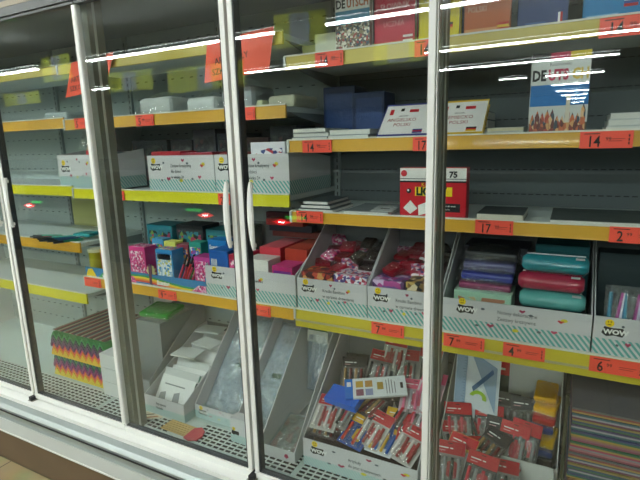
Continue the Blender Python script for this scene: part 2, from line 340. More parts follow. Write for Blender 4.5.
# doors: centre seams at -2.165, -0.914, 0.35; hinges at -2.845, -1.578, -0.308
def door(x0, x1, zb, side, hinge, label, off=0.0):
    t = thing('cabinet_door', label, 'glass door', ((x0 + x1)/2, off, zb), group='glass doors of the cooler cabinet')
    hw = (x1 - x0)/2; H = 2.0 - zb; s = 0.018
    fr = MB()
    fr.box(-hw, hw, -0.013, 0.012, 0, 0.024, FRAME); fr.box(-hw, hw, -0.013, 0.012, H - 0.012, H, mat('4c5150', 0.45))
    if side != 'L' or True:
        wl = s if (side == 'L' or hinge == 'thick') else 0.003
        wr = s
        fr.box(-hw, -hw + wl, -0.009, 0.010, 0.024, H - 0.012, FRAME)
        fr.box(hw - wr, hw, -0.009, 0.010, 0.024, H - 0.012, FRAME)
    obj('frame', fr, t, bevel=0.002)
    ga = MB()
    for a, b_ in (((-hw + wl, -hw + wl + 0.005),) if side == 'L' else ((hw - wr - 0.005, hw - wr),)):
        ga.box(a, b_, -0.006, 0.022, 0.024, H - 0.012, SEAL)
    ga.box(-hw + wl, hw - wr, -0.006, 0.016, 0.024, 0.028, SEAL)
    obj('seal', ga, t)
    g = MB(); x_a, x_b = -hw + wl + 0.002, hw - wr - 0.002
    g.box(x_a, x_b, -0.006, -0.002, 0.026, H - 0.0122, GLASS).box(x_a, x_b, 0.006, 0.010, 0.026, H - 0.0122, GLASS)
    obj('glass_pane', g, t)
    # handle: a slim leaf-shaped white grip
    hx = -hw + 0.058 if side == 'L' else hw - 0.022
    hd = MB(); n = 12; z0, z1 = 1.178 - zb, 1.388 - zb
    def prof_(k):
        u = k/n; wdt = 0.0045 + 0.0075*math.sin(PI*u)**0.8; dep = 0.010 + 0.010*math.sin(PI*u)**0.7
        return u, wdt, dep
    vs = []
    for k in range(n + 1):
        u, wdt, dep = prof_(k); z = z0 + (z1 - z0)*u
        for a in range(8):
            an = 2*PI*a/8; vs.append((hx + wdt*math.cos(an), -0.010 - dep + 0.007*math.sin(an), z))
    fs = [tuple(range(8)), tuple(range(n*8 + 7, n*8 - 1, -1))]
    for k in range(n):
        for a in range(8): fs.append((k*8 + a, k*8 + (a+1) % 8, (k+1)*8 + (a+1) % 8, (k+1)*8 + a))
    hd.add(vs, fs, FRAME)
    hd.box(hx - 0.004, hx + 0.004, -0.024, -0.012, z0 + 0.008, z0 + 0.02, FRAME).box(hx - 0.004, hx + 0.004, -0.024, -0.012, z1 - 0.02, z1 - 0.008, FRAME)
    obj('handle', hd, t, smooth=False)
    br = MB(); bx = -hw - 0.005 if side == 'R' else hw + 0.0
    if hinge:
        br.box(bx - 0.028, bx + 0.032, -0.034, -0.012, -0.019, -0.005, mat('9c9a8c', 0.35, metal=0.6)).box(bx + 0.032, bx + 0.046, -0.034, -0.01, -0.014, -0.006, BLK)
        obj('hinge_bracket', br, t)
    return t
door(-2.857, -2.170, 0.358, 'R', None, 'glass door cut off by the left picture edge')
door(-2.160, -1.558, 0.358, 'L', None, 'glass door over the corrugated card stack, second from left')
door(-1.555, -0.919, 0.352, 'R', 'thin', 'glass door over the white booklets, third from left')
door(-0.908, -0.302, 0.352, 'L', None, 'glass door left of the slate mullion, over the big printed tray')
door(-0.299, 0.345, 0.352, 'R', 'thin', 'rightmost glass door over the coloured paper packs')
for x in (-2.165, -0.914):
    obj('floor_latch', MB().box(x - 0.014, x + 0.02, -0.036, 0.0, 0.34, 0.354, mat('8d8b80', 0.35, metal=0.6)).box(x - 0.006, x + 0.012, -0.034, 0.01, 0.352, 0.372, BLK), cab)

# ------------------------------------------------------------------ shelves with price rails
def shelf(x0, x1, ztop, zrail, railm, label, yb=0.65, lip=None, clip=True):
    t = thing('shelf', label, 'shelf', (x0, 0.25, ztop))
    L = x1 - x0; d = yb - 0.25 - 0.016
    obj('board', MB().box(0.002, L - 0.002, 0.008, d, -0.018, 0, SHELFW), t)
    for xx in (0.006, L - 0.010): obj('bracket', MB().prism([(0.03, -0.018), (d, -0.018), (d, -0.07), (0.1, -0.032)], xx, xx + 0.004, mat('7c8484', 0.4)), t)
    hr = ztop + 0.007 - zrail
    obj('price_rail', MB().prism([(0.0, 0.007), (0.006, 0.007), (0.006, -hr + 0.007), (-0.004, -hr + 0.007), (-0.003, -hr + 0.012)], 0, L, railm), t)
    obj('rail_rim', MB().box(0, L, -0.003, 0.0075, 0.004, 0.0085, mat('e4e2d4', 0.3)), t)
    if lip:
        obj('lower_rail', MB().box(lip[0] - x0, lip[1] - x0, 0.004, 0.018, -hr - 0.026, -hr + 0.0, mat('cbbb34', .4)).box(lip[0] - x0, lip[1] - x0, 0.0, 0.018, -hr - 0.003, -hr + 0.006, mat('c2bd9a', 0.3, metal=0.4)), t)
    if clip:
        obj('rail_end_cap', MB().box(-0.002, 0.006, -0.006, 0.008, -hr + 0.006, 0.007, mat('d8dad6', 0.4)), t)
    return t
UL, UM, UR = -2.062, -0.876, 0.33
shelf(-3.3, UL, 1.634, 1.593, ORAIL, 'top left shelf with amber price rail, nearly empty')
shelf(-3.3, UL, 1.324, 1.283, YRAIL, 'left shelf with bright yellow rail under a printed tray')
shelf(-3.3, UL, 1.053, 1.009, ORAIL, 'left shelf with amber rail holding loose pens')
shelf(-3.3, UL, 0.796, 0.750, YRAIL, 'lowest left shelf with bright yellow rail, bare board')
shelf(-3.3, UL, 1.860, 1.828, OLIVE, 'uppermost left shelf behind the narrow orange notice', yb=0.6)
shelf(UL + .004, UM - .004, 1.860, 1.824, OLIVE, 'uppermost middle shelf behind the wide orange notice', yb=0.6)
shelf(UL + .004, UM - .004, 1.624, 1.584, ORAIL, 'middle shelf with amber rail holding pale bagged packs')
shelf(UL + .004, UM - .004, 1.314, 1.274, YRAIL, 'middle shelf with bright yellow rail under two printed trays')
shelf(UL + .004, UM - .004, 0.889, 0.849, ORAIL, 'middle shelf with amber rail holding marker and pencil sets')
shelf(UM, UR, 1.777, 1.738, OLIVE, 'top right shelf holding the upright dictionaries')
shelf(UM, UR, 1.503, 1.467, ORAIL, 'right shelf with amber rail under the tilted dictionaries')
shelf(UM, UR, 1.256, 1.222, ORAIL, 'right shelf with amber rail under the red number pack')
shelf(UM, UR, 0.890, 0.858, mat('d2bf38', 0.38, coat=0.3), 'lowest right shelf with double yellow rail under the trays', lip=(UM, UR))
for z, zr, r_, nm in ((1.777, 1.738, OLIVE, 'highest'), (1.503, 1.467, ORAIL, 'second'), (1.256, 1.222, ORAIL, 'third'), (0.890, 0.858, YRAIL, 'lowest')):
    pass

# ------------------------------------------------------------------ price tags
def tag(x, z, wd, h, num, sup, label, y=0.2435):
    t = thing('price_tag', label, 'price tag', (x, y, z))
    obj('card', MB().box(0, wd, -0.001, 0.001, 0, h, TAG), t)
    if num: text(num, h*0.92, INK, t, (wd*0.14, -0.0012, h*0.10), name='price', squeeze=0.78, bold=0.0005)
    if sup: text(sup, h*0.3, INK, t, (wd*0.14 + h*0.45*len(num) + .003, -0.0012, h*0.45), name='price_pence')
    ln = MB()
    ln.box(wd*0.08, wd*0.38, -0.0013, -0.001, h*0.84, h*0.89, INK)
    for k in range(2): ln.box(wd*0.55, wd*(0.85 - .05*k), -0.0013, -0.001, h*(0.52 - k*.12), h*(0.56 - k*.12), mat('b03a30', 0.6))
    for q in (.2, .42, .64): ln.box(wd*0.915, wd*0.94, -0.0013, -0.001, h*q, h*(q + .15), INK)
    obj('small_print', ln, t)
tag(-0.757, 1.735, 0.10, 0.046, '14', '99', 'orange price tag 14 under the town and people dictionary')
tag(-0.428, 1.735, 0.085, 0.046, '14', '99', 'orange price tag 14 cut by the slate mullion, top rail')
tag(0.040, 1.732, 0.135, 0.047, '14', '99', 'orange price tag 14 under the sky blue dictionary')
tag(-0.815, 1.465, 0.11, 0.041, '14', '99', 'orange price tag 14 below the white notebook stacks')
tag(-0.43, 1.465, 0.085, 0.041, '17', '99', 'orange price tag half hidden by mullion below tilted dictionaries')
tag(0.017, 1.464, 0.118, 0.043, '14', '99', 'orange price tag 14 below the tall town photo dictionary')
tag(-0.849, 1.224, 0.105, 0.041, '14', '99', 'orange price tag 14 at left end of third right rail')
tag(-0.238, 1.222, 0.105, 0.041, '17', '99', 'orange price tag 17 below the single lying book')
tag(0.103, 1.220, 0.12, 0.042, '2', '99', 'orange price tag 2 below the wide lying book')
tag(-0.568, 0.851, 0.115, 0.043, '7', '99', 'orange price tag 7 just left of the slate mullion')
tag(-0.322, 0.851, 0.125, 0.043, '7', '99', 'orange price tag 7 just right of the slate mullion')
tag(-0.143, 0.851, 0.115, 0.043, '4', '99', 'orange price tag 4 below the glossy pencil cases')
tag(0.085, 0.849, 0.13, 0.045, '6', '99', 'orange price tag 6 above the coloured paper packs')
tag(-1.085, 0.846, 0.105, 0.042, '2', '99', 'orange price tag 2 right of the paired white door stiles')
tag(-1.565, 0.848, 0.105, 0.040, '9', '99', 'orange price tag under the rainbow marker display')
tag(-2.052, 0.848, 0.115, 0.044, '', '', 'blank looking orange tag at left end of marker shelf')
tag(-1.595, 1.583, 0.10, 0.044, '5', '99', 'orange price tag on the middle amber rail near its left')
tag(-1.078, 1.584, 0.075, 0.044, '2', '', 'orange price tag right of door stiles on middle amber rail')
tag(-1.98, 1.588, 0.075, 0.044, '5', '', 'orange price tag beside the first mullion, upper amber rail')
tag(-1.195, 1.274, 0.075, 0.043, '2', '', 'orange price tag on yellow rail by the door handles')
tag(-1.742, 1.274, 0.03, 0.04, '', '', 'narrow orange tag at left of middle yellow rail')
# orange paper notices
def notice(x, z, wd, h, lines, label, rot, y=0.235, sk=0.03):
    t = thing('paper_notice', label, 'notice', (x, y, z), rot)
    obj('paper', MB().prism([(0, 0), (wd, 0.012), (wd + sk, h + 0.01), (sk, h)], -0.0006, 0.0006, mat('ff6248', 0.6, var=0.03), axis='y'), t)
    for k, s in enumerate(lines):
        text(s, 0.030, INK, t, (wd*0.2 - k*0.015, -0.001, h*0.42 - k*0.036), rot=(0, -0.05, 0))
notice(-1.212, 1.722, 0.285, 0.138, ['ARTYKUŁY', 'SZKOLNE'], 'wide orange notice reading ARTYKUŁY SZKOLNE beside paired door stiles', (0, -0.03, 0.0), y=0.232)
notice(-2.0, 1.722, 0.265, 0.138, ['ARTYKUŁY', 'SZKOLNE'], 'narrow looking orange notice crossed by the first white stile', (0, -0.03, 0.0), y=0.232, sk=0.07)

# ------------------------------------------------------------------ goods
def book(x, y, z, wd, h, th, cover, label, rot=(0,0,0), name='book', cat='book', deco=None, group=None):
    t = thing(name, label, cat, (x, y, z), rot, group)
    obj('cover', MB().box(0, wd, 0, 0.0015, 0, h, cover).box(0, wd, th - 0.0015, th, 0, h, cover).box(0, 0.002, 0, th, 0, h, cover), t)
    obj('pages', MB().box(0.002, wd - 0.003, 0.0015, th - 0.0015, 0.002, h - 0.003, PAGES), t)
    if deco: deco(t, wd, h)
    return t
def pan(t, x0, x1, z0, z1, mt, name='panel', d=0.0008):
    return obj(name, MB().box(x0, x1, -d, 0.0, z0, z1, mt), t)
def flag(t, x, z, cols, vertical=False, wd=0.03, h=0.02):
    f = MB()
    for k, c in enumerate(cols):
        if vertical: f.box(x + wd*k/3, x + wd*(k+1)/3, -0.0016, -0.0008, z, z + h, mat(c))
        else: f.box(x, x + wd, -0.0016, -0.0008, z + h*(2-k)/3, z + h*(3-k)/3, mat(c))
    obj('flag', f, t)
zt = 1.777
def d1(t, w_, h):
    pan(t, 0.002, w_, 0.125, h, WHITE); pan(t, 0.002, w_, 0.0, 0.085, CROWD, 'picture'); pan(t, 0.002, w_, 0.085, 0.125, mat('4f93b8'), 'sky_picture')
    text('DE', 0.034, BLK, t, (0.004, -0.001, 0.134), squeeze=0.75, bold=.001); text('UTSCH', 0.034, mat('c4683a'), t, (0.041, -0.001, 0.134), squeeze=0.68, bold=.001)
book(-0.70, 0.28, zt, 0.118, 0.205, 0.03, WHITE, 'DEUTSCH dictionary with people photo, first on the top shelf', deco=d1)
def d2(t, w_, h):
    text('SŁOWNIK', 0.026, mat('e9b7bb'), t, (0.02, -0.001, 0.108), squeeze=0.8); 
    text('UCZNIA', 0.022, mat('e08a94'), t, (0.03, -0.001, 0.06), squeeze=0.8)
    flag(t, 0.092, 0.012, ['f0e8e8', 'b02030', 'f0e8e8']); pan(t, 0.002, w_, 0.0, 0.006, mat('e0707a'))
book(-0.567, 0.28, zt, 0.128, 0.205, 0.035, mat('c42a45'), 'crimson SŁOWNIK dictionary standing on the top shelf', deco=d2)
def d3(t, w_, h):
    text('SŁOWNIK', 0.024, mat('8a7a1a'), t, (0.01, -0.001, 0.11), squeeze=0.75); flag(t, 0.07, 0.03, ['1a1a1a', 'c8242c', 'e8b820'])
book(-0.427, 0.28, zt, 0.118, 0.205, 0.03, mat('e0cc1e'), 'yellow dictionary with German flag behind the slate mullion', deco=d3)
def d4(t, w_, h):
    for k, s in enumerate(('SŁOWNIK', 'HISZPAŃSKO', 'POLSKI')): text(s, 0.02, mat('e9b79a'), t, (0.01, -0.001, 0.13 - .032*k), squeeze=0.8)
    pan(t, 0.002, w_, 0, 0.022, mat('e0a06a')); flag(t, 0.09, 0.012, ['c83a28', 'e8c030', 'c83a28'])
book(-0.296, 0.28, zt, 0.122, 0.205, 0.03, mat('c8683a'), 'burnt orange dictionary right of the slate mullion', deco=d4)
def d5(t, w_, h):
    text('SŁOWNIK', 0.02, mat('5a7ab0'), t, (0.01, -0.001, 0.12), squeeze=0.8); flag(t, 0.094, 0.008, ['2a3a8a', 'f0f0f0', 'c82a30'], True, 0.016, 0.03)
    pan(t, 0.02, 0.07, 0.012, 0.02, mat('4a6aa0'))
book(-0.155, 0.28, zt, 0.122, 0.205, 0.03, mat('233f7a'), 'navy blue dictionary with French flag on the top shelf', deco=d5)
def d6(t, w_, h):
    text('SŁOWNIK', 0.02, mat('bfe0f0'), t, (0.01, -0.001, 0.12), squeeze=0.8); flag(t, 0.09, 0.03, ['f0f0f0', '3050a0', 'c82a30'], wd=0.03)
    pan(t, 0.01, 0.08, 0.012, 0.018, mat('8ac0e0'))
book(0.0, 0.28, zt, 0.13, 0.205, 0.03, mat('1f86c4'), 'sky blue dictionary with Russian flag, rightmost on the top shelf', deco=d6)
book(0.16, 0.28, zt, 0.13, 0.205, 0.03, mat('3a6a4a'), 'green dictionary past the right edge of the top shelf')
def carton(x, y, z, wd, d, h, mt, label, rot=0.0, name='carton', cat='box', front=None, top=None, txt=None, group=None, side=None):
    t = thing(name, label, cat, (x, y, z), rot if isinstance(rot, tuple) else (0, 0, rot), group)
    obj('body', MB().box(0, wd, 0, d, 0, h, mt), t, bevel=min(0.0015, h*.08))
    if front: obj('front_print', MB().box(wd*.08, wd*.92, -0.0008, 0, h*.12, h*.88, front), t)
    if top: obj('lid_print', MB().box(wd*.06, wd*.94, d*.06, d*.94, h, h + 0.0006, top), t)
    if side: obj('side_print', MB().box(wd, wd + 0.0008, d*.06, d*.94, h*.1, h*.9, side), t)
    if txt: text(txt[0], txt[1], txt[2], t, (wd*txt[3], -0.0014, h*txt[4]), squeeze=0.8, bold=.0006)
    return t
carton(-0.79, 0.31, zt, 0.08, 0.12, 0.075, mat('d5d8c0'), 'pale cream carton left of the DEUTSCH people dictionary', top=mat('e4e4d0'))
carton(-0.868, 0.36, zt, 0.07, 0.12, 0.055, mat('c9cf8a'), 'low pale lime carton at left end of top right shelf')

# second right shelf
z2 = 1.503
def lying(x, y, z, wd, d, th, cover, label, rot=0.0, edge=None, name='notebook', cat='notebook', group=None):
    t = thing(name, label, cat, (x, y, z), (0, 0, rot), group)
    obj('cover', MB().box(0, wd, 0, d, 0, 0.0015, cover).box(0, wd, 0, d, th - 0.0015, th, cover), t)
    obj('pages', MB().box(0.001, wd - 0.001, 0.001, d - 0.001, 0.0015, th - 0.0015, edge or PAGES), t)
    return t
gcv = mat('9fa6a8'); 
for k in range(3):
    lying(-0.868 + .003*k, 0.262 + .006*(k % 2), z2 + 0.0145*k, 0.137 - .012*(k == 2), 0.2, 0.014, gcv, ['bottom', 'middle', 'top'][k] + ' white-edged notebook of the left stack by tag 14')
for k in range(2):
    lying(-0.727 + .004*k, 0.262 + .005*k, z2 + 0.0175*k, 0.145, 0.2, 0.017, gcv, ['lower', 'upper'][k] + ' white-edged notebook of the second stack from the left')
def tilted(x, z, wd, cov, label, title, flagc, ycol, y=0.264):
    a = math.radians(48)
    def deco(t, w_, h):
        pan(t, 0.004, w_ - .002, 0.02, h - .008, mat('e6e2e0')); 
        text(title[0], 0.021, mat('a04a4a'), t, (0.02, -0.001, h*.48), squeeze=0.85); text(title[1], 0.021, mat('a04a4a'), t, (0.045, -0.001, h*.34), squeeze=0.85)
        text('słownik', 0.011, GREYINK, t, (0.055, -0.001, h*.62), squeeze=0.9)
        pan(t, 0.0, w_, h - 0.008, h, mat(ycol)); flag(t, w_ - .05, 0.022, flagc, wd=0.03, h=0.018)
        obj('picture', MB().box(0.02, 0.032, -0.0012, -0.0008, h*.68, h*.84, RED).box(0.085, 0.115, -0.0012, -0.0008, h*.74, h*.82, RED).box(0.055, 0.066, -0.0012, -0.0008, h*.78, h*.86, BLK), t)
    return book(x, y, z + 0.001, wd, 0.165, 0.022, mat(ycol), label, rot=(-a, 0, 0), deco=deco)
tilted(-0.560, z2, 0.165, None, 'tilted ANGIELSKO POLSKI dictionary with navy edges and British flag', ('ANGIELSKO', 'POLSKI'), ['2a3a80', 'c82a30', '2a3a80'], '3a3f80')
tilted(-0.383, z2, 0.150, None, 'tilted NIEMIECKO POLSKI dictionary with yellow edges and German flag', ('NIEMIECKO', 'POLSKI'), ['1a1a1a', 'c8242c', 'e8b820'], 'd8b020')
for k in range(3):
    lying(-0.56, 0.42, z2 + 0.026*k, 0.32, 0.16, 0.025, mat('5a6668'), ['bottom', 'middle', 'top'][k] + ' grey book of the pile propping the tilted dictionaries', name='book', cat='book')
for k in range(2):
    lying(-0.225, 0.30, z2 + 0.012*k, 0.10, 0.16, 0.0115, mat('b9bdb6'), ['lower', 'upper'][k] + ' thin pale book left of the tall DEUTSCH dictionary', edge=mat('c9c0a0'), name='book', cat='book')
def dd(t, w_, h):
    pan(t, 0.002, w_, 0.13, h, mat('dfe2e0')); 
    obj('top_band', MB().box(0.002, w_*.33, -0.0012, 0, h - 0.02, h, BLK).box(w_*.33, w_*.66, -0.0012, 0, h - 0.02, h, mat('c02a50')).box(w_*.66, w_, -0.0012, 0, h - 0.02, h, mat('d8c020')), t)
    text('DE', 0.038, BLK, t, (0.004, -0.001, 0.142), squeeze=0.72, bold=.0015); text('UTS', 0.038, mat('c8305a'), t, (0.043, -0.001, 0.142), squeeze=0.72, bold=.0015); text('CH', 0.038, mat('e0c050'), t, (0.1, -0.001, 0.142), squeeze=0.72, bold=.0015)
    text('Rozmówki', 0.012, GREYINK, t, (0.045, -0.001, 0.178))
    pan(t, 0.002, w_, 0.075, 0.13, mat('2a78c0'), 'sky_picture'); 
    pk = MB(); random.seed(3)
    for k in range(11):
        x = 0.004 + k*0.0122; hh = 0.03 + 0.03*random.random()
        pk.prism([(x, 0.003), (x + 0.0115, 0.003), (x + 0.0115, hh), (x + 0.006, hh + 0.018), (x, hh)], -0.0018, -0.0008, TOWN, axis='y')
    pk.box(0.002, w_, -0.0014, -0.0008, 0.0, 0.03, mat('6a5a4a')).box(0.09, 0.1, -0.002, -0.0008, .03, .10, mat('d8d0c0'))
    obj('town_picture', pk, t)
book(-0.112, 0.268, z2, 0.142, 0.212, 0.03, mat('d0d4d2'), 'tall DEUTSCH dictionary with town and blue sky photo', deco=dd, rot=(-0.04, 0, 0.02))
for k in range(3):
    lying(0.075 + .004*k, 0.27, z2 + 0.0165*k, 0.20, 0.18, 0.016, mat('c4c9c8'), ['bottom', 'middle', 'top'][k] + ' pale book of the stack right of the tall DEUTSCH', name='book', cat='book')
NAVYP = mat('24365e', 0.3, bump=0.5)
for k, (x, y, wd, h) in enumerate(((-0.86, 0.50, 0.13, 0.20), (-0.73, 0.49, 0.12, 0.17))):
    carton(x, y, z2, wd, 0.12, h, NAVYP, ['taller', 'shorter'][k] + ' navy blue pad pack behind the white notebook stacks', front=mat('31497a', 0.3, bump=.5), name='pad_pack', cat='pack')

# third right shelf
z3 = 1.256
for k in range(3):
    lying(-0.862 + .006*k, 0.275 + .01*k, z3 + 0.0125*k, 0.14 - .02*k, 0.18, 0.012, mat('4b5356'), ['bottom', 'middle', 'top'][k] + ' dark notebook at left end of the number pack shelf')
lying(-0.68, 0.275, z3, 0.16, 0.2, 0.012, mat('70787a'), 'thin grey notebook with white edge left of the red pack')
random.seed(11)
def crumple(wd, d, h, mt, nx=10, ny=8, amp=0.006, seed=0):
    r = random.Random(seed); mb = MB(); off = [[(r.random() - .5)*amp for _ in range(nx + 1)] for _ in range(ny + 1)]
    def top(u, v):
        e = (max(0, math.sin(PI*u))*max(0, math.sin(PI*v)))**0.35
        return (wd*u, d*v, max(0.0015, h*e + off[round(v*ny)][round(u*nx)]*(1 if 0 < u < 1 and 0 < v < 1 else 0)))
    mb.grid(nx, ny, top, mt); mb.grid(nx, ny, lambda u, v: (wd*u, d*v, 0.0008), mt)
    return mb
t = thing('flat_cellophane_pack', 'glossy clear flat pack lying just left of the red pack', 'pack', (-0.585, 0.262, z3 + 0.0125), (0, 0, 0.1))
obj('wrapper', crumple(0.085, 0.12, 0.012, CELLO, seed=4), t); obj('insert', MB().box(0.006, 0.079, 0.008, 0.112, 0.0012, 0.004, mat('cfd4d4')).box(0.03, 0.06, 0.05, 0.06, 0.004, 0.0055, BLK), t)
t = carton(-0.478, 0.268, z3, 0.207, 0.045, 0.157, mat('c81e2c', 0.35), 'red and white LICZBY number pack beside the slate mullion', name='learning_game', cat='game box', side=mat('a81a28', 0.35))
pan(t, 0.001, 0.206, 0.115, 0.156, mat('e8e6e2'), 'top_band')
obj('stripe', MB().box(0.001, 0.206, -0.0014, -0.0008, 0.112, 0.117, BLK).box(0.001, 0.206, -0.0014, -0.0008, 0.122, 0.124, BLK), t)
obj('round_logo', MB().tube((0.014, -0.0016, 0.140), (0.014, 0, 0.140), 0.010, RED, n=16), t)
pan(t, 0.05, 0.165, 0.07, 0.098, YEL, 'title_plate', 0.0016); text('LICZBY', 0.033, mat('1f3a1f'), t, (0.054, -0.0018, 0.073), squeeze=0.86, bold=.002)
text('Karty', 0.016, YEL, t, (0.07, -0.0012, 0.10)); text('75', 0.025, BLK, t, (0.155, -0.0018, 0.128), bold=.001)
pan(t, 0.135, 0.19, 0.022, 0.048, BLK, 'caption_plate', 0.0014); text('kart do nauki', 0.007, WHITE, t, (0.139, -0.0016, 0.038)); text('liczenia', 0.007, WHITE, t, (0.139, -0.0016, 0.028))
obj('card_picture', MB().prism([(0.012, 0.03), (0.035, 0.012), (0.058, 0.03), (0.035, 0.055)], -0.0014, 0, WHITE, axis='y').prism([(0.062, 0.008), (0.09, 0.016), (0.085, 0.05), (0.06, 0.04)], -0.0016, 0, WHITE, axis='y'), t)
obj('animal_picture', MB().tube((0.03, -0.0014, 0.085), (0.03, 0, 0.085), 0.008, BLK, n=12).tube((0.028, -0.0018, 0.087), (0.028, 0, 0.087), 0.003, WHITE, n=8), t)
lying(-0.24, 0.272, z3, 0.13, 0.17, 0.022, mat('4a4f50'), 'dark covered thick book lying right of the red pack', edge=mat('d8d4c4'), name='book', cat='book')
lying(-0.04, 0.262, z3, 0.34, 0.24, 0.015, mat('4a5250'), 'wide dark album with white edge at the right picture edge', name='album', cat='book')

# ------------------------------------------------------------------ printed display trays
def logo_mesh():
    mb = MB()
    mb.tube((0.012, -0.0006, 0.026), (0.012, 0, 0.026), 0.0075, YEL, n=16)
    mb.box(0.009, 0.0105, -0.0009, 0, 0.027, 0.030, BLK).box(0.0135, 0.015, -0.0009, 0, 0.027, 0.030, BLK).box(0.009, 0.015, -0.0009, 0, 0.0225, 0.0238, BLK)
    mb.prism([(0.0, 0.006), (0.008, 0.0), (0.02, 0.003), (0.034, 0.001), (0.038, 0.010), (0.034, 0.018), (0.018, 0.017), (0.004, 0.019)], -0.0010, 0, BLK, axis='y')
    return mb.mesh('logo')
LOGO = logo_mesh(); 
def decor_mesh():
    mb = MB(); r = random.Random(5)
    def heart(x, z, s, m_):
        mb.prism([(x, z - s), (x + s, z + .2*s), (x + .6*s, z + .9*s), (x, z + .4*s), (x - .6*s, z + .9*s), (x - s, z + .2*s)], -0.0006, 0, m_, axis='y')
    heart(0.10, 0.108, 0.006, mat('a8385a')); heart(0.045, 0.045, 0.0075, mat('a8385a')); heart(0.155, 0.052, 0.006, mat('c84a6a')); heart(0.165, 0.09, 0.006, mat('d02a3a'))
    for x, z in ((0.03, 0.10), (0.115, 0.098), (0.02, 0.04), (0.13, 0.046)): mb.tube((x, -0.0006, z), (x, 0, z), 0.004, mat('5a6068'), n=6)
    for x, z in ((0.09, 0.04), (0.17, 0.095)): mb.tube((x, -0.0006, z), (x, 0, z), 0.006, mat('d8cc3a'), n=8)
    return mb.mesh('printed_hearts')
DECOR = decor_mesh()
def tray(x0, x1, y0, y1, z, hf, hb, label, logos=(0.012,), caps=(), rot=0.0, low=False, name='display_tray', divider=None, dscale=1.0, logoz=0.05, cat='display box', mt=None, capx=0.42, capz=.64, ls=1.0):
    t = thing(name, label, cat, (x0, y0, z), (0, 0, rot)); L = x1 - x0; D = y1 - y0; k = 0.003
    T = mt or (TRAYFLAT if low else TRAYM); b_ = MB()
    b_.box(0, L, 0, D, 0, k, T); b_.box(0, L, 0, k, k, hf, T); b_.box(0, L, D - k, D, k, hb, mat('74797b', .7) if mt is None else T)  # darker grey back wall: shade inside the tray put into its colour
    pr = [(k, k), (D - k, k), (D - k, hb), (D*0.86, hb), (k, hf)]
    b_.prism(pr, 0, k, T); b_.prism(pr, L - k, L, T)
    obj('tray_body', b_, t)
    # pale raw card edges along the sloping sides
    if divider: obj('divider', MB().box(k, L - k, divider[0], divider[0] + k, k, divider[1], T), t)
    for lx in logos:
        o = obj('badge', LOGO, t, (lx, 0, min(logoz, hf - 0.037*ls))); o.scale = (ls*1.35, 1, ls*1.35)
        obj('badge_lettering', text_mesh('WOW', 0.0125, WHITE, squeeze=1.1, bold=.0006), o, (0.003, -0.0012, 0.0055))
        if L > 0.12:
            o = obj('printed_hearts', DECOR, t, (lx + 0.02*dscale, 0, 0)); o.scale = (dscale, 1, hf/0.125)
            o['label'] = 'printed hearts and stars on the tray front'
    for i, s in enumerate(caps): 
        o = text(s, 0.0155*ls, mat('4a4b50', 0.6), t, (L*capx, -0.0008, hf*capz - i*0.019*ls), name='caption', squeeze=0.8)
    return t
m2 = 1.314
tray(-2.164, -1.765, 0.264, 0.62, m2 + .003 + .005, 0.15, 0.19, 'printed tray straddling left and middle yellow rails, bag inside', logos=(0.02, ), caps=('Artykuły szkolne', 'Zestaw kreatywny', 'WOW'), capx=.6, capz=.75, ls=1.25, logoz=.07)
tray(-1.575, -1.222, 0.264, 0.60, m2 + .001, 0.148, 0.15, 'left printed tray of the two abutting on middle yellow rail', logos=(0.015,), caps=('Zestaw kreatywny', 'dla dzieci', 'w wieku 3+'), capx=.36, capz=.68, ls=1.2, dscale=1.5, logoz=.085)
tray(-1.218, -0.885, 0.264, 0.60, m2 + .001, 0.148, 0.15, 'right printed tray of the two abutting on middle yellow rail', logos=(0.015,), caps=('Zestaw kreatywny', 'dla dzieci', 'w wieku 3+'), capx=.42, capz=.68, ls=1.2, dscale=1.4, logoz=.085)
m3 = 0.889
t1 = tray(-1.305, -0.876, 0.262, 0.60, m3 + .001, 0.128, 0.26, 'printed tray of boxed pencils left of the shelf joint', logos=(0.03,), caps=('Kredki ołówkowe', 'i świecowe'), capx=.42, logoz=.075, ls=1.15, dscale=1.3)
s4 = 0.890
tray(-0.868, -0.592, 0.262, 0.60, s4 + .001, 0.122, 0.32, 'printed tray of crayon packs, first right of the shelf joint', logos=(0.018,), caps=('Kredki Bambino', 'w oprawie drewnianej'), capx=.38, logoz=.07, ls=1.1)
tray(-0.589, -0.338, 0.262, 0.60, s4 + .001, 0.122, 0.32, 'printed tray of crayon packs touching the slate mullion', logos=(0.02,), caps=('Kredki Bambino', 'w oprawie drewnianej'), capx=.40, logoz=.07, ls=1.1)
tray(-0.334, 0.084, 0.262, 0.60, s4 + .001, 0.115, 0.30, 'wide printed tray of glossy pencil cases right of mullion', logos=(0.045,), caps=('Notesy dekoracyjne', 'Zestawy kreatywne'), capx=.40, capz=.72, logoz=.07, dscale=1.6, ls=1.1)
tray(0.088, 0.325, 0.262, 0.60, s4 + .001, 0.115, 0.30, 'printed tray of bagged pens cut by the right picture edge', logos=(0.02,), caps=('Notesy', 'w oprawie'), capx=.6, logoz=.06, ls=1.1)

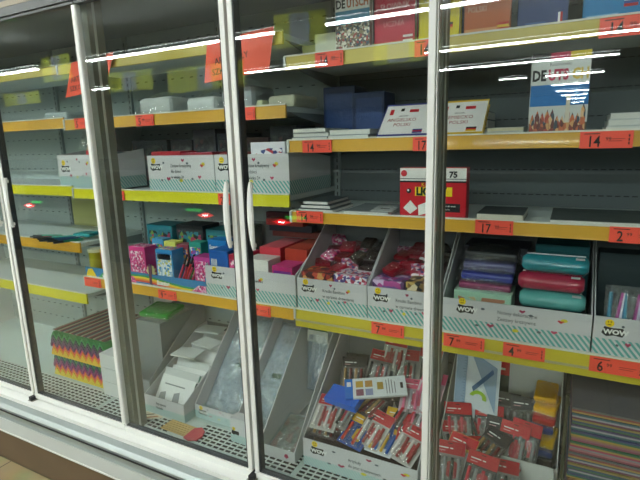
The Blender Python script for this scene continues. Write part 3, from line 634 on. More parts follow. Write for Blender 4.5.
# packs
PACKS = {}
def blister(col, col2, goods, wd=0.098, h=0.142, key=None):
    """hanging card pack lying in local XY: card, coloured header, clear bubble with goods"""
    t = thing('blister_pack', None, None)
    obj('card', MB().box(0, wd, 0, h, 0, 0.0012, mat(col2)), t)
    hd_ = MB().box(0.001, wd - .001, h*0.7, h - .001, 0.0012, 0.0018, mat(col)).box(wd*.42, wd*.58, h*.93, h*.95, 0.0018, 0.0022, BLK)
    obj('header', hd_, t); 
    obj('header_lettering', MB().box(wd*.12, wd*.45, h*.82, h*.845, 0.0018, 0.0022, WHITE).box(wd*.5, wd*.6, h*.82, h*.845, 0.0018, 0.0022, WHITE).box(wd*.12, wd*.35, h*.76, h*.775, 0.0018, 0.0022, mat('d8a8a8')), t)
    g = MB()
    g.tube((wd*.62, h*.38, 0.0012), (wd*.62, h*.38, 0.004), wd*.27, mat(col), n=16)
    n = 4
    for k in range(n):
        x = wd*(0.17 + 0.66*k/(n-1)); g.tube((x, h*.08, 0.008), (x, h*.62, 0.008), 0.0055, mat(goods[k % len(goods)]), n=8)
    obj('contents', g, t)
    obj('bubble', crumple(wd*.9, h*.64, 0.018, CELLO, 6, 6, 0.003, seed=hash(col) % 99), t, (wd*.05, h*.04, 0.0014))
    return t
def scatter(proto_args, poses, label, group, cat='pack', labels=None):
    for i, (x, y, z, rx, ry, rz) in enumerate(poses):
        a = proto_args[i % len(proto_args)]
        key = str(a)
        if key not in PACKS:
            PACKS[key] = blister(*a); o = PACKS[key]; o.location = (x, y, z); o.rotation_euler = (rx, ry, rz)
        else: o = copy_thing(PACKS[key], (x, y, z), (rx, ry, rz))
        o['label'] = labels[i] if labels else label; o['category'] = cat
        if group: o['group'] = group
redp = ('a81a26', '8a8684', ('2a2a2a', '8a8a8a'))
redk = ('b81c28', '2a2a2c', ('c83040', '888888'))
whitep = ('b02a34', 'b8b4b0', ('d8d4d0', '9a3a3a'))
yelp = ('e0b020', '2a50a0', ('d03a2a', '2050a0'))
pinkp = ('d84a7a', 'e0c0cc', ('e0608a', 'd8d8e0'))
bluep = ('2458a8', 'd4d8dc', ('e0b030', '3060b0'))
darkp = ('3a3638', '4a4446', ('a08050', '703030'))

# crayon packs in the two trays: low boxes plus ragged cellophane packs
def cello_pack(wd, d, h, inner, label, loc, rot, group=None, cat='pack', name='cellophane_pack', seed=1, ins=None):
    t = thing(name, label, cat, loc, rot, group)
    obj('contents', MB().box(wd*.08, wd*.92, d*.08, d*.92, 0.001, h*.75, inner), t, bevel=h*.2)
    if ins: obj('label_card', MB().box(wd*.15, wd*.6, d*.2, d*.7, h*.75, h*.77, ins), t)
    obj('wrapper', crumple(wd, d, h, CELLO, 9, 7, 0.008, seed), t)
    return t
rr = random.Random(21)
def fill(x0, x1, y0, y1, z, nx, ny, inners, label, group, wd, d, h, slope=0.0, jit=0.25, tilt=0.35, zj=0.01, ins=None, layers=1):
    k = 0
    for l in range(layers):
        for j in range(ny):
            for i in range(nx):
                x = x0 + (x1 - x0 - wd)*(i + .0)/(max(1, nx - 1)) ; y = y0 + (y1 - y0 - d)*j/(max(1, ny - 1))
                cello_pack(wd, d, h*rr.uniform(.85, 1.15), inners[k % len(inners)], label, (x + rr.uniform(0, .005), y + rr.uniform(0, .01), z + slope*j + l*h*1.02 + rr.uniform(0, zj)),
                           (rr.uniform(.1, .1 + tilt), rr.uniform(-.06, .06), rr.uniform(-jit, jit)), group, seed=k + 3, ins=ins[k % len(ins)] if ins else None)
                k += 1
cols = [mat('8a1a28', .35), mat('a02438', .35), FLORAL, mat('3a2a2a', .35), PINKP, mat('7a1c26', .35), mat('3a3028', .4), mat('2a1e1e', .4)]
for bx, nm in ((-0.862, 'first'), (-0.583, 'mullion')):
    x1 = -0.598 if bx < -.8 else -0.345
    grp = 'crayon packs in the %s crayon tray' % nm
    lb = 'cellophane crayon pack piled in the tray ' + ('right of the shelf joint' if nm == 'first' else 'touching the slate mullion')
    w_ = x1 - bx
    fr_ = [(voro('crayon_box_' + nm, ['8a1f2a', 'c8503a', 'a03a2a', '4a1a20', 'd8a060'], 60), 'brown and red'), (FLORAL, 'white floral')] if nm == 'first' else [(voro('pencil_case_' + nm, ['7a5a9a', 'b04a90', '5a3a6a', 'd8c0e0'], 50), 'violet'), (voro('crayon_box2', ['c8a860', '8a6a3a', '2a2a2a', 'e8d8b0'], 60), 'tan and black')]
    for i, (mt_, cn) in enumerate(fr_):
        carton(bx + 0.006 + i*w_*.5, 0.275, s4 + .006, w_*.48, 0.09, 0.138 + .004*i, mt_, cn + ' crayon carton at the front of the tray ' + ('right of shelf joint' if nm == 'first' else 'by the slate mullion'))
    fill(bx + .006, x1 - .006, 0.355, 0.585, s4 + .118, 4, 4, cols, lb, grp, 0.072, 0.07, 0.034, slope=0.016, zj=.02, jit=.7, tilt=.6)
    carton(bx + 0.006, 0.37, s4 + .006, w_ - .012, 0.21, 0.10, mat('4a2a2e'), 'dark red carton under the crayon packs, ' + ('right of shelf joint' if nm == 'first' else 'by the slate mullion'))
# pencil-set tray t1
carton(-1.29, 0.275, m3 + .006, 0.095, 0.12, 0.185, mat('1f5fb0', .35), 'bright blue carton with barcode left of paired stiles', front=None, txt=('|||||', 0.03, WHITE, .1, .7))
carton(-1.19, 0.275, m3 + .006, 0.075, 0.12, 0.175, mat('a82240', .35), 'crimson patterned carton behind the paired door stiles', front=PINKP)
t = carton(-1.11, 0.275, m3 + .006, 0.108, 0.09, 0.165, mat('e0ddd8', .35), 'white carton lettered ME right of the paired stiles')
text('ME', 0.045, RED, t, (0.062, -0.001, 0.108), rot=(0, PI/2, 0), bold=.002); pan(t, 0.01, 0.03, 0.11, 0.125, YEL)
carton(-1.105, 0.37, m3 + .10, 0.10, 0.2, 0.10, mat('c83a48', .35), 'coral pencil carton behind the white ME carton', top=mat('d8606a', .35))
carton(-0.985, 0.275, m3 + .006, 0.09, 0.10, 0.148, mat('c02070', .35), 'magenta carton lying in the boxed pencil tray', front=mat('7a2a90', .35), top=mat('d03a88', .35))
carton(-0.99, 0.38, m3 + .095, 0.10, 0.2, 0.105, mat('b8402e', .4), 'long brick red pencil carton running into the shelf', top=mat('c24a36', .4))
carton(-1.11, 0.37, m3 + .006, 0.225, 0.21, 0.085, mat('a0503a', .4), 'tan pencil carton at the bottom of the boxed pencil tray')
t = carton(-0.886 + .004, 0.30, m3 + 0.15, 0.001, 0.001, 0.001, RED, 'x') if False else None
# marker display tray with rainbow band
t = thing('marker_display', 'blue rainbow-banded display tray of scented markers', 'display box', (-1.775, 0.262, m3 + .001))
L = 0.468
b_ = MB().box(0, L, 0, 0.003, 0, 0.055, mat('2f80b8')).box(0, L, 0, 0.30, 0, 0.003, WHITE).box(0, .003, 0, .3, 0, .11, mat('2f80b8')).box(L - .003, L, 0, .3, 0, .07, mat('2f80b8')).box(0, L, .297, .3, 0, .16, mat('2f80b8'))
obj('tray_body', b_, t)
for k, c in enumerate(('2f9f5f', 'e8d030', 'e8902f', 'd8483a')):
    pts = [(x/20*L, 0.034 - k*0.008 + 0.012*math.sin(x/20*PI*1.6 + .6)) for x in range(21)]; pts2 = [(x, max(0.001, z - 0.008)) for x, z in reversed(pts)]
    obj('rainbow_band', MB().prism(pts + pts2, -0.0008, 0, mat(c), axis='y'), t)
text('Scentos', 0.026, WHITE, t, (0.19, -0.002, 0.014), squeeze=.9, bold=.0015)
obj('corner_picture', MB().prism([(0, 0), (0.06, 0), (0.05, 0.03), (0.02, 0.04), (0, 0.035)], -0.0015, 0, PINKP, axis='y').prism([(L - .09, 0), (L, 0), (L, 0.035), (L - .04, 0.035)], -0.0015, 0, PINKP, axis='y'), t)
obj('post', MB().box(0.145, 0.16, -0.002, 0.004, 0, 0.10, mat('6a3a5a')), t)
zz = m3 + .005
carton(-1.765, 0.28, zz, 0.10, 0.07, 0.165, mat('d8408a', .35), 'pink carton at the left of the marker display', front=PINKP, top=PINKP)
t = carton(-1.60, 0.28, zz, 0.10, 0.07, 0.165, mat('3a8fc8', .35), 'light blue and white pen carton in the marker display', front=voro('pen_box_print', ['e8f0f4', 'a8c8dc', 'e8f0f4', '3a8fc8', 'd8d070', 'e8f0f4'], 110), top=RAINBOWP); pan(t, .01, .09, .12, .15, mat('2a70b0'))
t = carton(-1.38, 0.28, zz, 0.085, 0.07, 0.150, mat('c03a90', .35), 'pink carton at the right end of the marker display', front=PINKP)
# loose markers
mk = [('e0b030', '1a1a1a'), ('d83a3a', '1a1a1a'), ('e8702a', '2a2a2a'), ('3a9a4a', '1a1a1a'), ('c83a70', '1a1a1a'), ('3060b0', '1a1a1a')]
def marker(x, y, z, rot, c, cap, label, group, L=0.12, r=0.0055):
    t = thing('marker_pen', label, 'pen', (x, y, z), rot, group)
    obj('barrel', MB().tube((0, 0, 0), (0, 0, L*.68), r, mat(c, .35), n=8), t); obj('cap', MB().tube((0, 0, L*.68), (0, 0, L), r*1.08, mat(cap, .35), r*.8, n=8), t)
for k in range(10):
    marker(-1.49 + k*0.0115, 0.285 + 0.03*(k % 2), zz + 0.012, (rr.uniform(-.3, -.05), rr.uniform(.05, .5), 0), mk[k % 6][0] if k % 2 else 'b83a5a', '1c1c20', 'black-capped marker standing in the middle of the marker display', 'black-capped markers in the marker display', L=.14)
for k in range(7):
    marker(-1.665 + k*0.012, 0.272, zz + 0.006, (0, .9 - .28*k, 0), ['e87030', 'e8b030', 'd83a3a', 'e8d040', 'c83a30', 'e89030', 'd84a5a'][k], 'e8d8a0', 'short bright felt pen at the front of the marker display', 'short felt pens in front of marker display', L=.085)
BOXM = [('1f7a8a', 'dark teal carton at back left above the marker display', -1.80, .42, .16, .12, .24, MIXP), ('2a2e34', 'black carton at the back above the marker display', -1.63, .44, .16, .12, .245, MIXP), ('28808a', 'teal and black carton at the back right of marker display', -1.46, .45, .13, .12, .23, MIXP)]
for c, lb, x, y, wd, d, h, fr in BOXM:
    carton(x, y + .01, zz, wd, d, h, mat(c, .4), lb, front=fr)
for k in range(4):
    c = ['4aa0d0', 'e0e070', '8a3a4a', '2f9a8a'][k]
    carton(-1.70 + k*.075, 0.36, zz, .068, .05, .19 - .008*(k % 3), mat(c, .4), ['pale blue', 'lime', 'maroon', 'sea green'][k] + ' marker carton in the middle row of the marker display', front=RAINBOWP)
t = carton(-1.375, .37, zz, .10, .08, .205, mat('1f78c0', .35), 'bright blue Scents carton behind the pink carton'); text('Scents', .026, WHITE, t, (.008, -.001, .165), squeeze=.75, bold=.001)
carton(-1.345, .47, zz, .12, .1, .25, mat('3a4238', .4), 'dark green carton at the back left of paired stiles', front=DARKP)
carton(-1.22, .60, m3 + .006, .3, .03, .30, mat('6a3036', .5), 'dark red card sheet leaning on the back of middle unit')
for k, (c, lb) in enumerate((('7a3a34', 'rusty brown'), ('2e3440', 'slate'), ('a0342e', 'red'))):
    carton(-1.15 + .005*k, .48 - .03*k + .06, m3 + .21 + .03*k, .24 - .03*k, .05, .028, mat(c, .4), lb + ' flat carton on the pile behind the boxed pencils')
# left end of the marker shelf: pot, jar and a second display tray
t = thing('plastic_jar', 'yellow-green plasticine jar at left end of the marker shelf', 'jar', (-2.02, .30, zz))
obj('jar_body', MB().tube((0, 0, 0.03), (0, 0, .115), .034, mat('a09a1e', .35), n=20), t); obj('lid', MB().tube((0, 0, .115), (0, 0, .13), .036, mat('d8d4b0', .35), n=20), t); obj('stand', MB().box(-.03, .03, -.03, .03, 0, .03, WHITE), t)
t = thing('plastic_jar', 'red plasticine jar beside the yellow-green one', 'jar', (-1.94, .30, zz))
obj('jar_body', MB().tube((0, 0, 0.03), (0, 0, .12), .03, mat('a8402a', .35), n=20), t); obj('lid', MB().tube((0, 0, .12), (0, 0, .135), .032, mat('e0b030', .35), n=20), t); obj('stand', MB().box(-.03, .03, -.03, .03, 0, .03, WHITE), t)
t = thing('display_tray', 'small blue and yellow tray in front of plasticine jars', 'display box', (-2.055, .258, m3 + .001))
obj('tray_body', MB().box(0, .24, 0, .003, 0, .05, mat('2f80b8')).box(0, .24, 0, .09, 0, .002, WHITE), t)
obj('print', MB().prism([(.0, .0), (.08, .0), (.05, .045), (.02, .04)], -.001, 0, YEL, axis='y').prism([(.08, .0), (.2, .0), (.17, .035), (.12, .03)], -.001, 0, mat('2f9f5f'), axis='y').box(.12, .19, -.0015, 0, .008, .022, WHITE), t)
# pens on the left amber shelf
for k in range(11):
    c = ['1f7a9a', '3aa88a', '2a3a50', 'a03a4a', '2f90b0', '50b0a0', '8a3a3a', '1a5a7a', '2aa0c0', '40587a', '2f8a6a'][k]
    marker(-2.30 + .018*k, .30 + .012*(k % 3), 1.061 + .0065*(k % 2), (PI/2 - .04, 0, -1.1 + .09*k), c, '2a2e34', 'loose pen in the heap on the left amber-rail shelf', 'loose pens on the left shelf', L=.14, r=.006)
cello_pack(.12, .10, .022, mat('2a9aa0'), 'teal bagged pens at the right end of left amber shelf', (-2.20, .30, 1.068), (0, 0, .2), seed=8)
# poster-like pale yellow card at the back of the left unit
obj('backing_card', MB().box(-2.62, -2.28, .625, .631, 1.054, 1.265, mat('b8b87a', .6)), label='pale yellow backing card behind the loose pens', cat='card')

# contents of the tray straddling the rails, and of the two abutting trays
t = thing('gift_bag', 'olive and red crinkled bag poking from the straddling tray', 'bag', (-2.08, .33, m2 + .012), (0, 0, .1))
obj('contents', MB().prism([(0, 0), (.15, 0), (.13, .17), (.10, .26), (.07, .25), (.03, .17)], 0, .09, voro('bag_goods', ['6a6a4a', '8a7a5a', 'a03a3a', 'b0a080', '4a5a4a'], 50), axis='y'), t, bevel=.01)
obj('wrapper', MB().prism([(-.01, 0), (.17, 0), (.15, .19), (.06, .29), (.05, .285), (.0, .18)], -.006, .1, CELLO, axis='y'), t)
carton(-1.99, .29, m2 + .012, .06, .05, .165, RED, 'red carton beside the olive bag in the straddling tray')
carton(-1.915, .29, m2 + .012, .09, .2, .155, mat('4a5560'), 'slate carton at the right in the straddling tray', top=UNIONP)
t = thing('paper_sheet', 'white sheet propped diagonally behind the olive bag', 'paper', (-2.08, .45, m2 + .15), (0, .45, 0))
obj('sheet', MB().box(0, .012, 0, .2, 0, .15, WHITE), t)
carton(-1.56, .275, m2 + .006, .16, .1, .158, mat('b02030'), 'red flat carton topping the left abutting tray', top=mat('c83040'))
carton(-1.395, .275, m2 + .006, .16, .1, .152, mat('a02a3a'), 'dotted crimson carton in the left abutting tray', top=PINKP)
carton(-1.20, .275, m2 + .006, .13, .07, .15, mat('8a2a30'), 'red striped carton at left in right abutting tray', top=mat('b84a50'))
carton(-1.06, .285, m2 + .006, .15, .06, .185, mat('e0e0e8'), 'blue, white and red patterned carton in right abutting tray', front=UNIONP)
for k in range(5):
    carton(-1.56 + k*.13, .39, m2 + .006, .12, .15, .205 + .02*((k*2) % 3), mat(['2a2c30', '3a3f48', '26303a', '4a3434', '33383c'][k], .3), ['leftmost', 'second', 'third', 'fourth', 'rightmost'][k] + ' dark carton behind the two abutting trays', front=DARKP)
carton(-1.83, .42, m2 + .006, .2, .14, .21, mat('2e3236', .3), 'dark carton right of the straddling tray', front=DARKP, rot=.1)

# pale bagged packs on the middle top shelves
for k, (x, wd, h, c) in enumerate(((-1.66, .22, .10, 'c0c6c2'), (-1.42, .18, .085, 'd0d6d2'), (-1.22, .18, .12, 'b4bcc0'), (-1.02, .14, .06, 'b8b8a0'), (-2.30, .2, .05, 'a8b4b4'), (-1.12, .1, .045, 'c9d0a8'))):
    cello_pack(wd, .2, h, mat(c, .5, bump=.4), ['grey bagged pack left end of middle amber shelf', 'white bagged pack by the middle amber shelf tag', 'bluish bagged pack behind the paired stiles, upper shelf', 'khaki bagged pack right end of middle amber shelf', 'lone grey bagged pack on the upper left shelf', 'small lime bagged pack right of paired stiles, upper shelf'][k], (x, .29 + .03*(k % 2) , 1.625 if k != 4 else 1.636), (0, 0, rr.uniform(-.1, .1)), seed=30 + k)

# wide tray right of the mullion: boxes and pencil cases
zi = s4 + .006
stack = [('9fc8b0', 'mint patterned carton, lowest of the left stack in wide tray'), ('8a3a60', 'plum flat case above the mint carton'), ('3a3f90', 'indigo flat case, third up in wide tray stack'), ('5a5a80', 'greyish violet flat case near the stack top'), ('23242a', 'black flat case on top of the left stack')]
zc = zi
for k, (c, lb) in enumerate(stack):
    h = [.135, .028, .034, .034, .034][k]
    if k == 0: carton(-.30, .275, zc, .17, .12, h, mat(c), lb, front=voro('mint_print', ['a8c8b0', 'c8b890', 'b07a60', 'a8c8b0'], 40), top=mat('b8d8c8'))
    else: cello_pack(.185, .13, h, mat(c, .35), lb, (-.31 + .004*k, .275 + .012*k, zc), (.12, .02, .03), seed=50 + k)
    zc += h - .002
def pencil_case(x, y, z, c, label, L=.175, r=.0275):
    t = thing('pencil_case', label, 'pencil case', (x, y, z), (0, 0, -.02))
    mt = mat(c, .25, coat=1.0, bump=.9, scale=28)
    o = MB(); n = 14
    def rad(u): return (min(1, math.sin(PI*min(max(u, .015), .985))*7))**.4
    o.grid(16, 16, lambda u, v: (L*u, r*1.25*rad(u)*math.cos(2*PI*v) + r, r*rad(u)*math.sin(2*PI*v) + r), mt)
    obj('case_body', o, t, smooth=True)
    obj('zip', MB().box(.01, L - .01, r - .003, r + .003, 2*r - .001, 2*r + .0015, mat('d8d8d8', .3)), t)
    obj('pull_tab', MB().box(L - .035, L - .012, -.004, .004, 2*r - .004, 2*r + .0005, mat('b0b4b8', .3)), t)
pencil_case(-.110, .285, zi + .098, '5aa8a4', 'pale teal glossy pencil case, lowest of the right stack')
pencil_case(-.116, .290, zi + .152, 'a82a46', 'raspberry glossy pencil case between the two teal ones')
pencil_case(-.108, .295, zi + .206, '1a828e', 'deep teal glossy pencil case on top of its stack')
carton(-.125, .275, zi, .195, .12, .097, mat('3a3038'), 'dark flat carton under the glossy pencil cases')
carton(-.08, .42, zi, .15, .14, .27, mat('1a5f68', .4), 'dark teal carton at back right of the wide tray', side=DARKP)
carton(-.30, .42, zi, .2, .14, .25, mat('2a2a34', .4), 'near black carton at back left of the wide tray')
carton(.09 + .012, .5, zi, .2, .08, .24, mat('3a4a4e', .5), 'grey green card box behind the bagged pens')
for k, (x, c, c2) in enumerate(((.115, '3a9ab8', 'b84a9a'), (.215, '8a8ac0', 'd8d8e0'))):
    t = thing('pen_bag', ['clear bag of blue and violet pens near the tray divider', 'clear bag of lilac pens at the right picture edge'][k], 'bag', (x, .285, zi + .02), (-.25, 0, 0))
    g = MB()
    for j in range(7): g.tube((.01 + .011*j, .02, .0), (.02 + .010*j + rr.uniform(-.015, .015), .02, .15), .005, mat([c, c2, 'd8d8e8', '2a7aa0'][j % 4], .3), n=8)
    g.tube((.045, .006, .04), (.045, .016, .04), .028, mat('5ab0c0', .3), n=18)
    obj('pens', g, t)
    obj('wrapper', crumple(.09, .17, .03, CELLO, 8, 8, .006, 70 + k), t, (0, .03, 0), (PI/2, 0, 0))

# ------------------------------------------------------------------ goods on the deck
DZ = .336
# corrugated coloured card, two wrapped stacks
for s_, (z0, nm) in enumerate(((DZ, 'lower'), (DZ + .112, 'upper'))):
    t = thing('corrugated_card_pack', nm + ' pack of rainbow corrugated card behind second door', 'card pack', (-2.35, .212, z0))
    L = .405; n = 9; cl = ['e0c82a', 'e8792a', 'd02a72', '8a2a7a', '26405e', '1f7a4a'] if s_ == 0 else ['e8c02a', 'e8702a', 'd82a80', '5a2a6a', '27384e', '2a9050']
    hl = .105/6
    for k, c in enumerate(cl):
        lo = []; hi = []
        for i in range(2*n + 1):
            x = L*i/(2*n); zg = .016*(1 if i % 2 else -1)*1.0
            lo.append((x, max(0.0, k*hl + zg + .006 if k else 0.0))); hi.append((x, (k + 1)*hl + zg + .006))
        obj('card_sheets', MB().prism(lo + hi[::-1], .004*((k*7) % 3), .36, mat(c, .55), axis='y'), t)
    if s_ == 1:
        tp = MB()
        for q in range(27): tp.prism([(.015*q, .113 + .016), (.015*q + .0075, .113 + .022), (.015*q + .015, .113 + .016)], .02, .36, mat(['8a8f86', '7a3a3a', '2a2a30', '9a9a88', '6a2a3a', '27384e'][q % 6], .5), axis='x' if False else 'y')
        obj('top_sheet', tp, t)
    if s_ == 0: obj('paper_band', MB().box(L + .001, L + .003, .02, .34, 0, .105, mat('d8dad8')), t)
for k in range(3):
    carton(-1.925, .178, DZ + .071*k, .11, .38, .07, mat('d4d7d6', .5, var=.03), ['bottom', 'middle', 'top'][k] + ' white carton stacked left of the first mullion', side=mat('c4c8c8'))
tray(-1.80, -1.63, .20, .60, DZ, .12, .37, 'plain grey tray standing behind the first mullion', logos=(), mt=GREYC)
cello_pack(.20, .16, .035, mat('1f8a2a', .4), 'bright green bag lying on grey tray behind first mullion', (-1.80, .30, DZ + .365), (.1, 0, .1), seed=91)
carton(-1.795, .30, DZ + .004, .155, .28, .355, mat('7b8386'), 'grey card box supporting the green bag')
# white booklets tray
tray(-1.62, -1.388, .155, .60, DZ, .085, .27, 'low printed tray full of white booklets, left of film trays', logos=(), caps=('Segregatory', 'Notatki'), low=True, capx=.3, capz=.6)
for k in range(13):
    y = .172 + .029*k; z0 = DZ + .004 + .0085*k; tl = -0.55 + rr.uniform(-.08, .05)
    t = thing('booklet', 'white booklet leaning in the row of the booklet tray' , 'booklet', (-1.614 + rr.uniform(0, .010), y, z0), (tl, 0, rr.uniform(-.03, .03)), group='white booklets leaning in the booklet tray')
    hh = .160 + rr.uniform(-.02, .012)
    bw = .198 + rr.uniform(0, .012); obj('cover', MB().box(0, bw, 0, .0012, 0, hh, mat(['e2e4e2', 'c4c9c8', 'd6dad8'][k % 3], .45)).box(0, bw, .017, .0182, 0, hh, mat('dadcda', .45)), t)
    obj('pages', MB().box(.002, bw - .002, .0012, .017, .001, hh - .006, mat(['9a9f9d', 'a8d0c0', '7a8080', '5a6060'][k % 4])), t)
    if k == 0: obj('cover_print', MB().prism([(.02, .03), (.06, .05), (.05, .09), (.02, .08)], -.0008, 0, GREYC, axis='y').prism([(.10, .04), (.14, .05), (.13, .10), (.10, .09)], -.0008, 0, GREYC, axis='y').box(.03, .15, -.0008, 0, .12, .126, GREYC), t)
for k, (x, y, z, rz) in enumerate(((-1.60, .31, DZ + .205, .12), (-1.55, .40, DZ + .235, -.1), (-1.59, .47, DZ + .262, .15))):
    lying(x, y, z, .13, .09, .006, mat('d4d8d6'), ['front', 'middle', 'rear'][k] + ' loose white booklet lying across the booklet row', rot=rz, name='booklet', cat='booklet')
# clear film trays
def film_tray(x0, x1, y0, label, hf, hb, nm, n=9, logos=(0.02,), caps=(), y1=.58, **kw):
    t = tray(x0, x1, y0, y1, DZ, hf, hb, label, logos=logos, caps=caps, low=True, ls=.9, logoz=.02, **kw)
    L = x1 - x0 - .012
    for k in range(n):
        y = y0 + .02 + (y1 - y0 - .12)*k/n; zb = DZ + .004 + (hb - .10)*k/n*.9
        q = thing('film_cover_pack', 'clear bluish book cover pack leaning in the ' + nm, 'pack', (x0 + .006, y, zb), (-.75, rr.uniform(-.02, .02), 0), group='clear cover packs in the ' + nm)
        obj('film', crumple(L, .17, .012, CLEARP, 16, 14, .016, 100 + k + int(100*abs(x0))), q, (0, .012, 0), (PI/2, 0, 0))
        obj('insert_sheet', MB().box(.008, L - .008, .013, .0142, .004, .155, mat(['66849c', '4c6a84', '7796ac'][k % 3] if k > 2 else '5a524c', .35)), q)
        if k == 4: obj('sticker', MB().box(L*.4, L*.7, -.004, -.003, .09, .11, mat('2a4a3a')), q)
    return t
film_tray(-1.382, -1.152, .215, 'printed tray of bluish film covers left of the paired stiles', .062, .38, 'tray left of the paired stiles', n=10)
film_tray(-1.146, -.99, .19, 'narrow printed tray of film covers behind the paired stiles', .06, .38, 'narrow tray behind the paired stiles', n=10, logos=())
carton(-1.13, .14, DZ, .105, .045, .105, TRAYFLAT, 'small printed carton standing on grille by paired stiles', front=None, name='small_carton')
o = obj('badge', LOGO, bpy.data.objects['small_carton'], (.005, 0, .035)); 
t5 = tray(-.984, -.828, .128, .57, DZ, .045, .42, 'tall-sided printed tray nearly empty, left of packet tray', logos=(), low=True, mt=mat('c9cccd', .6))
obj('tray_print', MB().prism([(.12, .012), (.13, .02), (.125, .03), (.115, .03), (.11, .02)], -.0008, 0, mat('a8385a'), axis='y'), t5)
t = thing('film_cover_pack', 'lone flat film pack lying in the nearly empty tray', 'pack', (-.975, .15, DZ + .006), (.25, 0, 0))
obj('film', crumple(.135, .2, .02, CLEARP, 10, 9, .012, 7), t); obj('insert_sheet', MB().box(.01, .125, .01, .19, .001, .003, voro('brown_insert', ['6a5a4a', '8a4a3a', '4a5a4a', '7a7a70'], 30)), t)
t = thing('film_cover_pack', 'bluish film pack hanging upright at back of the empty tray', 'pack', (-.965, .47, DZ + .10), (-.12, 0, 0))
obj('film', crumple(.10, .26, .02, CLEARP, 9, 10, .01, 9), t, (0, 0, 0), (PI/2, 0, 0)); obj('insert_sheet', MB().box(.006, .094, .002, .004, .004, .25, mat('7d98a8', .35)), t)
obj('header_card', MB().box(0, .10, -.004, -.002, .22, .27, mat('c8ccc0')).prism([(.0, .27), (.03, .30), (.07, .29), (.10, .27)], -.004, -.002, mat('2a5a3a'), axis='y').box(.01, .03, -.0045, -.004, .23, .25, GREYC), t)

# big packet tray
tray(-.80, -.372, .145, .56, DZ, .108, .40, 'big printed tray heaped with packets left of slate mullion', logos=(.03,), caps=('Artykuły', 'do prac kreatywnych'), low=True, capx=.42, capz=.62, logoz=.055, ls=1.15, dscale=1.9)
t = thing('craft_kit_pack', 'blue and white craft kit box lying on top of the packets', 'pack', (-.655, .28, DZ + .222), (.45, -.08, .42))
obj('card', MB().box(0, .20, 0, .085, 0, .012, mat('dfe2e4', .4)).box(-.03, .0, 0, .085, 0, .012, mat('1f6fc8', .35)), t, bevel=.001)
ph = MB(); 
for i in range(2):
    for j in range(2): ph.box(.012 + .035*i, .040 + .035*i, .008 + .036*j, .036 + .036*j, .012, .0128, [mat('8a5a6a'), mat('c8a040'), mat('8a90b8'), mat('b88a4a')][i*2 + j])
ph.box(.092, .115, .03, .062, .012, .0128, mat('a88a3a'))
obj('photos', ph, t); obj('small_print', MB().box(.125, .128, .01, .07, .012, .0126, GREYINK).box(.135, .138, .01, .075, .012, .0126, GREYINK).box(.145, .148, .01, .07, .012, .0126, GREYINK).box(.156, .159, .01, .06, .012, .0126, GREYINK), t)
obj('hang_slot', MB().box(.178, .188, .03, .055, .012, .0127, BLK), t); obj('barcode', MB().box(-.022, -.006, .05, .07, .012, .0126, WHITE), t)
carton(-.77, .27, DZ + .185, .135, .08, .03, mat('0f62d0', .35), 'saturated blue carton under the craft kit box', rot=(.3, 0, -.1))
carton(-.785, .20, DZ + .004, .40, .33, .10, mat('3a2c2c', .5), 'dark carton at the bottom of the big packet tray')
packs = [whitep, darkp, redp, whitep, bluep, darkp, redk, whitep]
names = ['dark clear-topped packet at front left of the big packet tray', 'white card packet with slots at front left corner', 'packet with red spool goods in front of the dark ones', 'white packet with red swirl at front middle', 'blue and yellow packet at the front right middle', 'brown packet beside the blue carton', 'black and red packet under the craft kit end', 'white packet at far right front near the mullion',
         'white and red packet at back of the big tray', 'dark packet standing at back left of the big tray', 'packet with pink goods near the mullion', 'upper back packet with red round print']
poses = [(-.785, .165, DZ + .112, .35, .05, .1), (-.79, .175, DZ + .135, .55, .0, .05), (-.755, .21, DZ + .15, .5, .1, -.1), (-.62, .19, DZ + .12, .6, .1, -.25), (-.57, .17, DZ + .112, .3, 0, -.1), (-.70, .25, DZ + .15, .45, -.1, .5), (-.52, .27, DZ + .16, .4, .1, -.2), (-.49, .175, DZ + .112, .5, .05, -.3),
         (-.68, .44, DZ + .21, .95, 0, -.1), (-.77, .42, DZ + .18, .9, 0, .15), (-.50, .33, DZ + .19, .5, 0, .15), (-.57, .46, DZ + .22, .95, 0, .1)]
scatter([darkp, whitep, redp, whitep, bluep, darkp, redk, whitep, redp, darkp, ('d8607a', 'c8b0b8', ('e080a0', 'd0d0d8')), redp], poses, None, None, labels=names)

more = [(-.72, .18, DZ + .125, .30, 0, .35), (-.675, .17, DZ + .118, .35, .1, -.15), (-.45, .26, DZ + .15, .45, 0, .1), (-.66, .30, DZ + .165, .4, -.1, -.5), (-.60, .33, DZ + .17, .3, .1, .7), (-.53, .215, DZ + .135, .4, .1, .15), (-.46, .38, DZ + .20, .7, 0, -.1), (-.75, .36, DZ + .20, .7, 0, .3),
        (-.62, .25, DZ + .145, .3, 0, .1), (-.47, .46, DZ + .25, 1.0, 0, .05), (-.63, .49, DZ + .26, 1.05, 0, -.1), (-.78, .24, DZ + .145, .4, 0, -.25)]
mn = ['dark gold packet under the white one at front left', 'yellow and navy packet at the front of the big tray', 'pink beads packet right of the craft kit', 'dark packet lying crosswise in the big tray middle', 'white packet with red round print, tilted, middle of big tray', 'navy packet with yellow header by the mullion', 'pink packet higher up near the mullion', 'dark packet behind the blue carton', 'brown packet in the centre of the big tray', 'red headed packet at the upper right back of big tray', 'white backed packet with red print at upper back', 'dark red packet at the left wall of the big tray']
scatter([darkp, yelp, pinkp, darkp, whitep, yelp, pinkp, darkp, darkp, redp, whitep, redk], more, None, None, labels=mn)

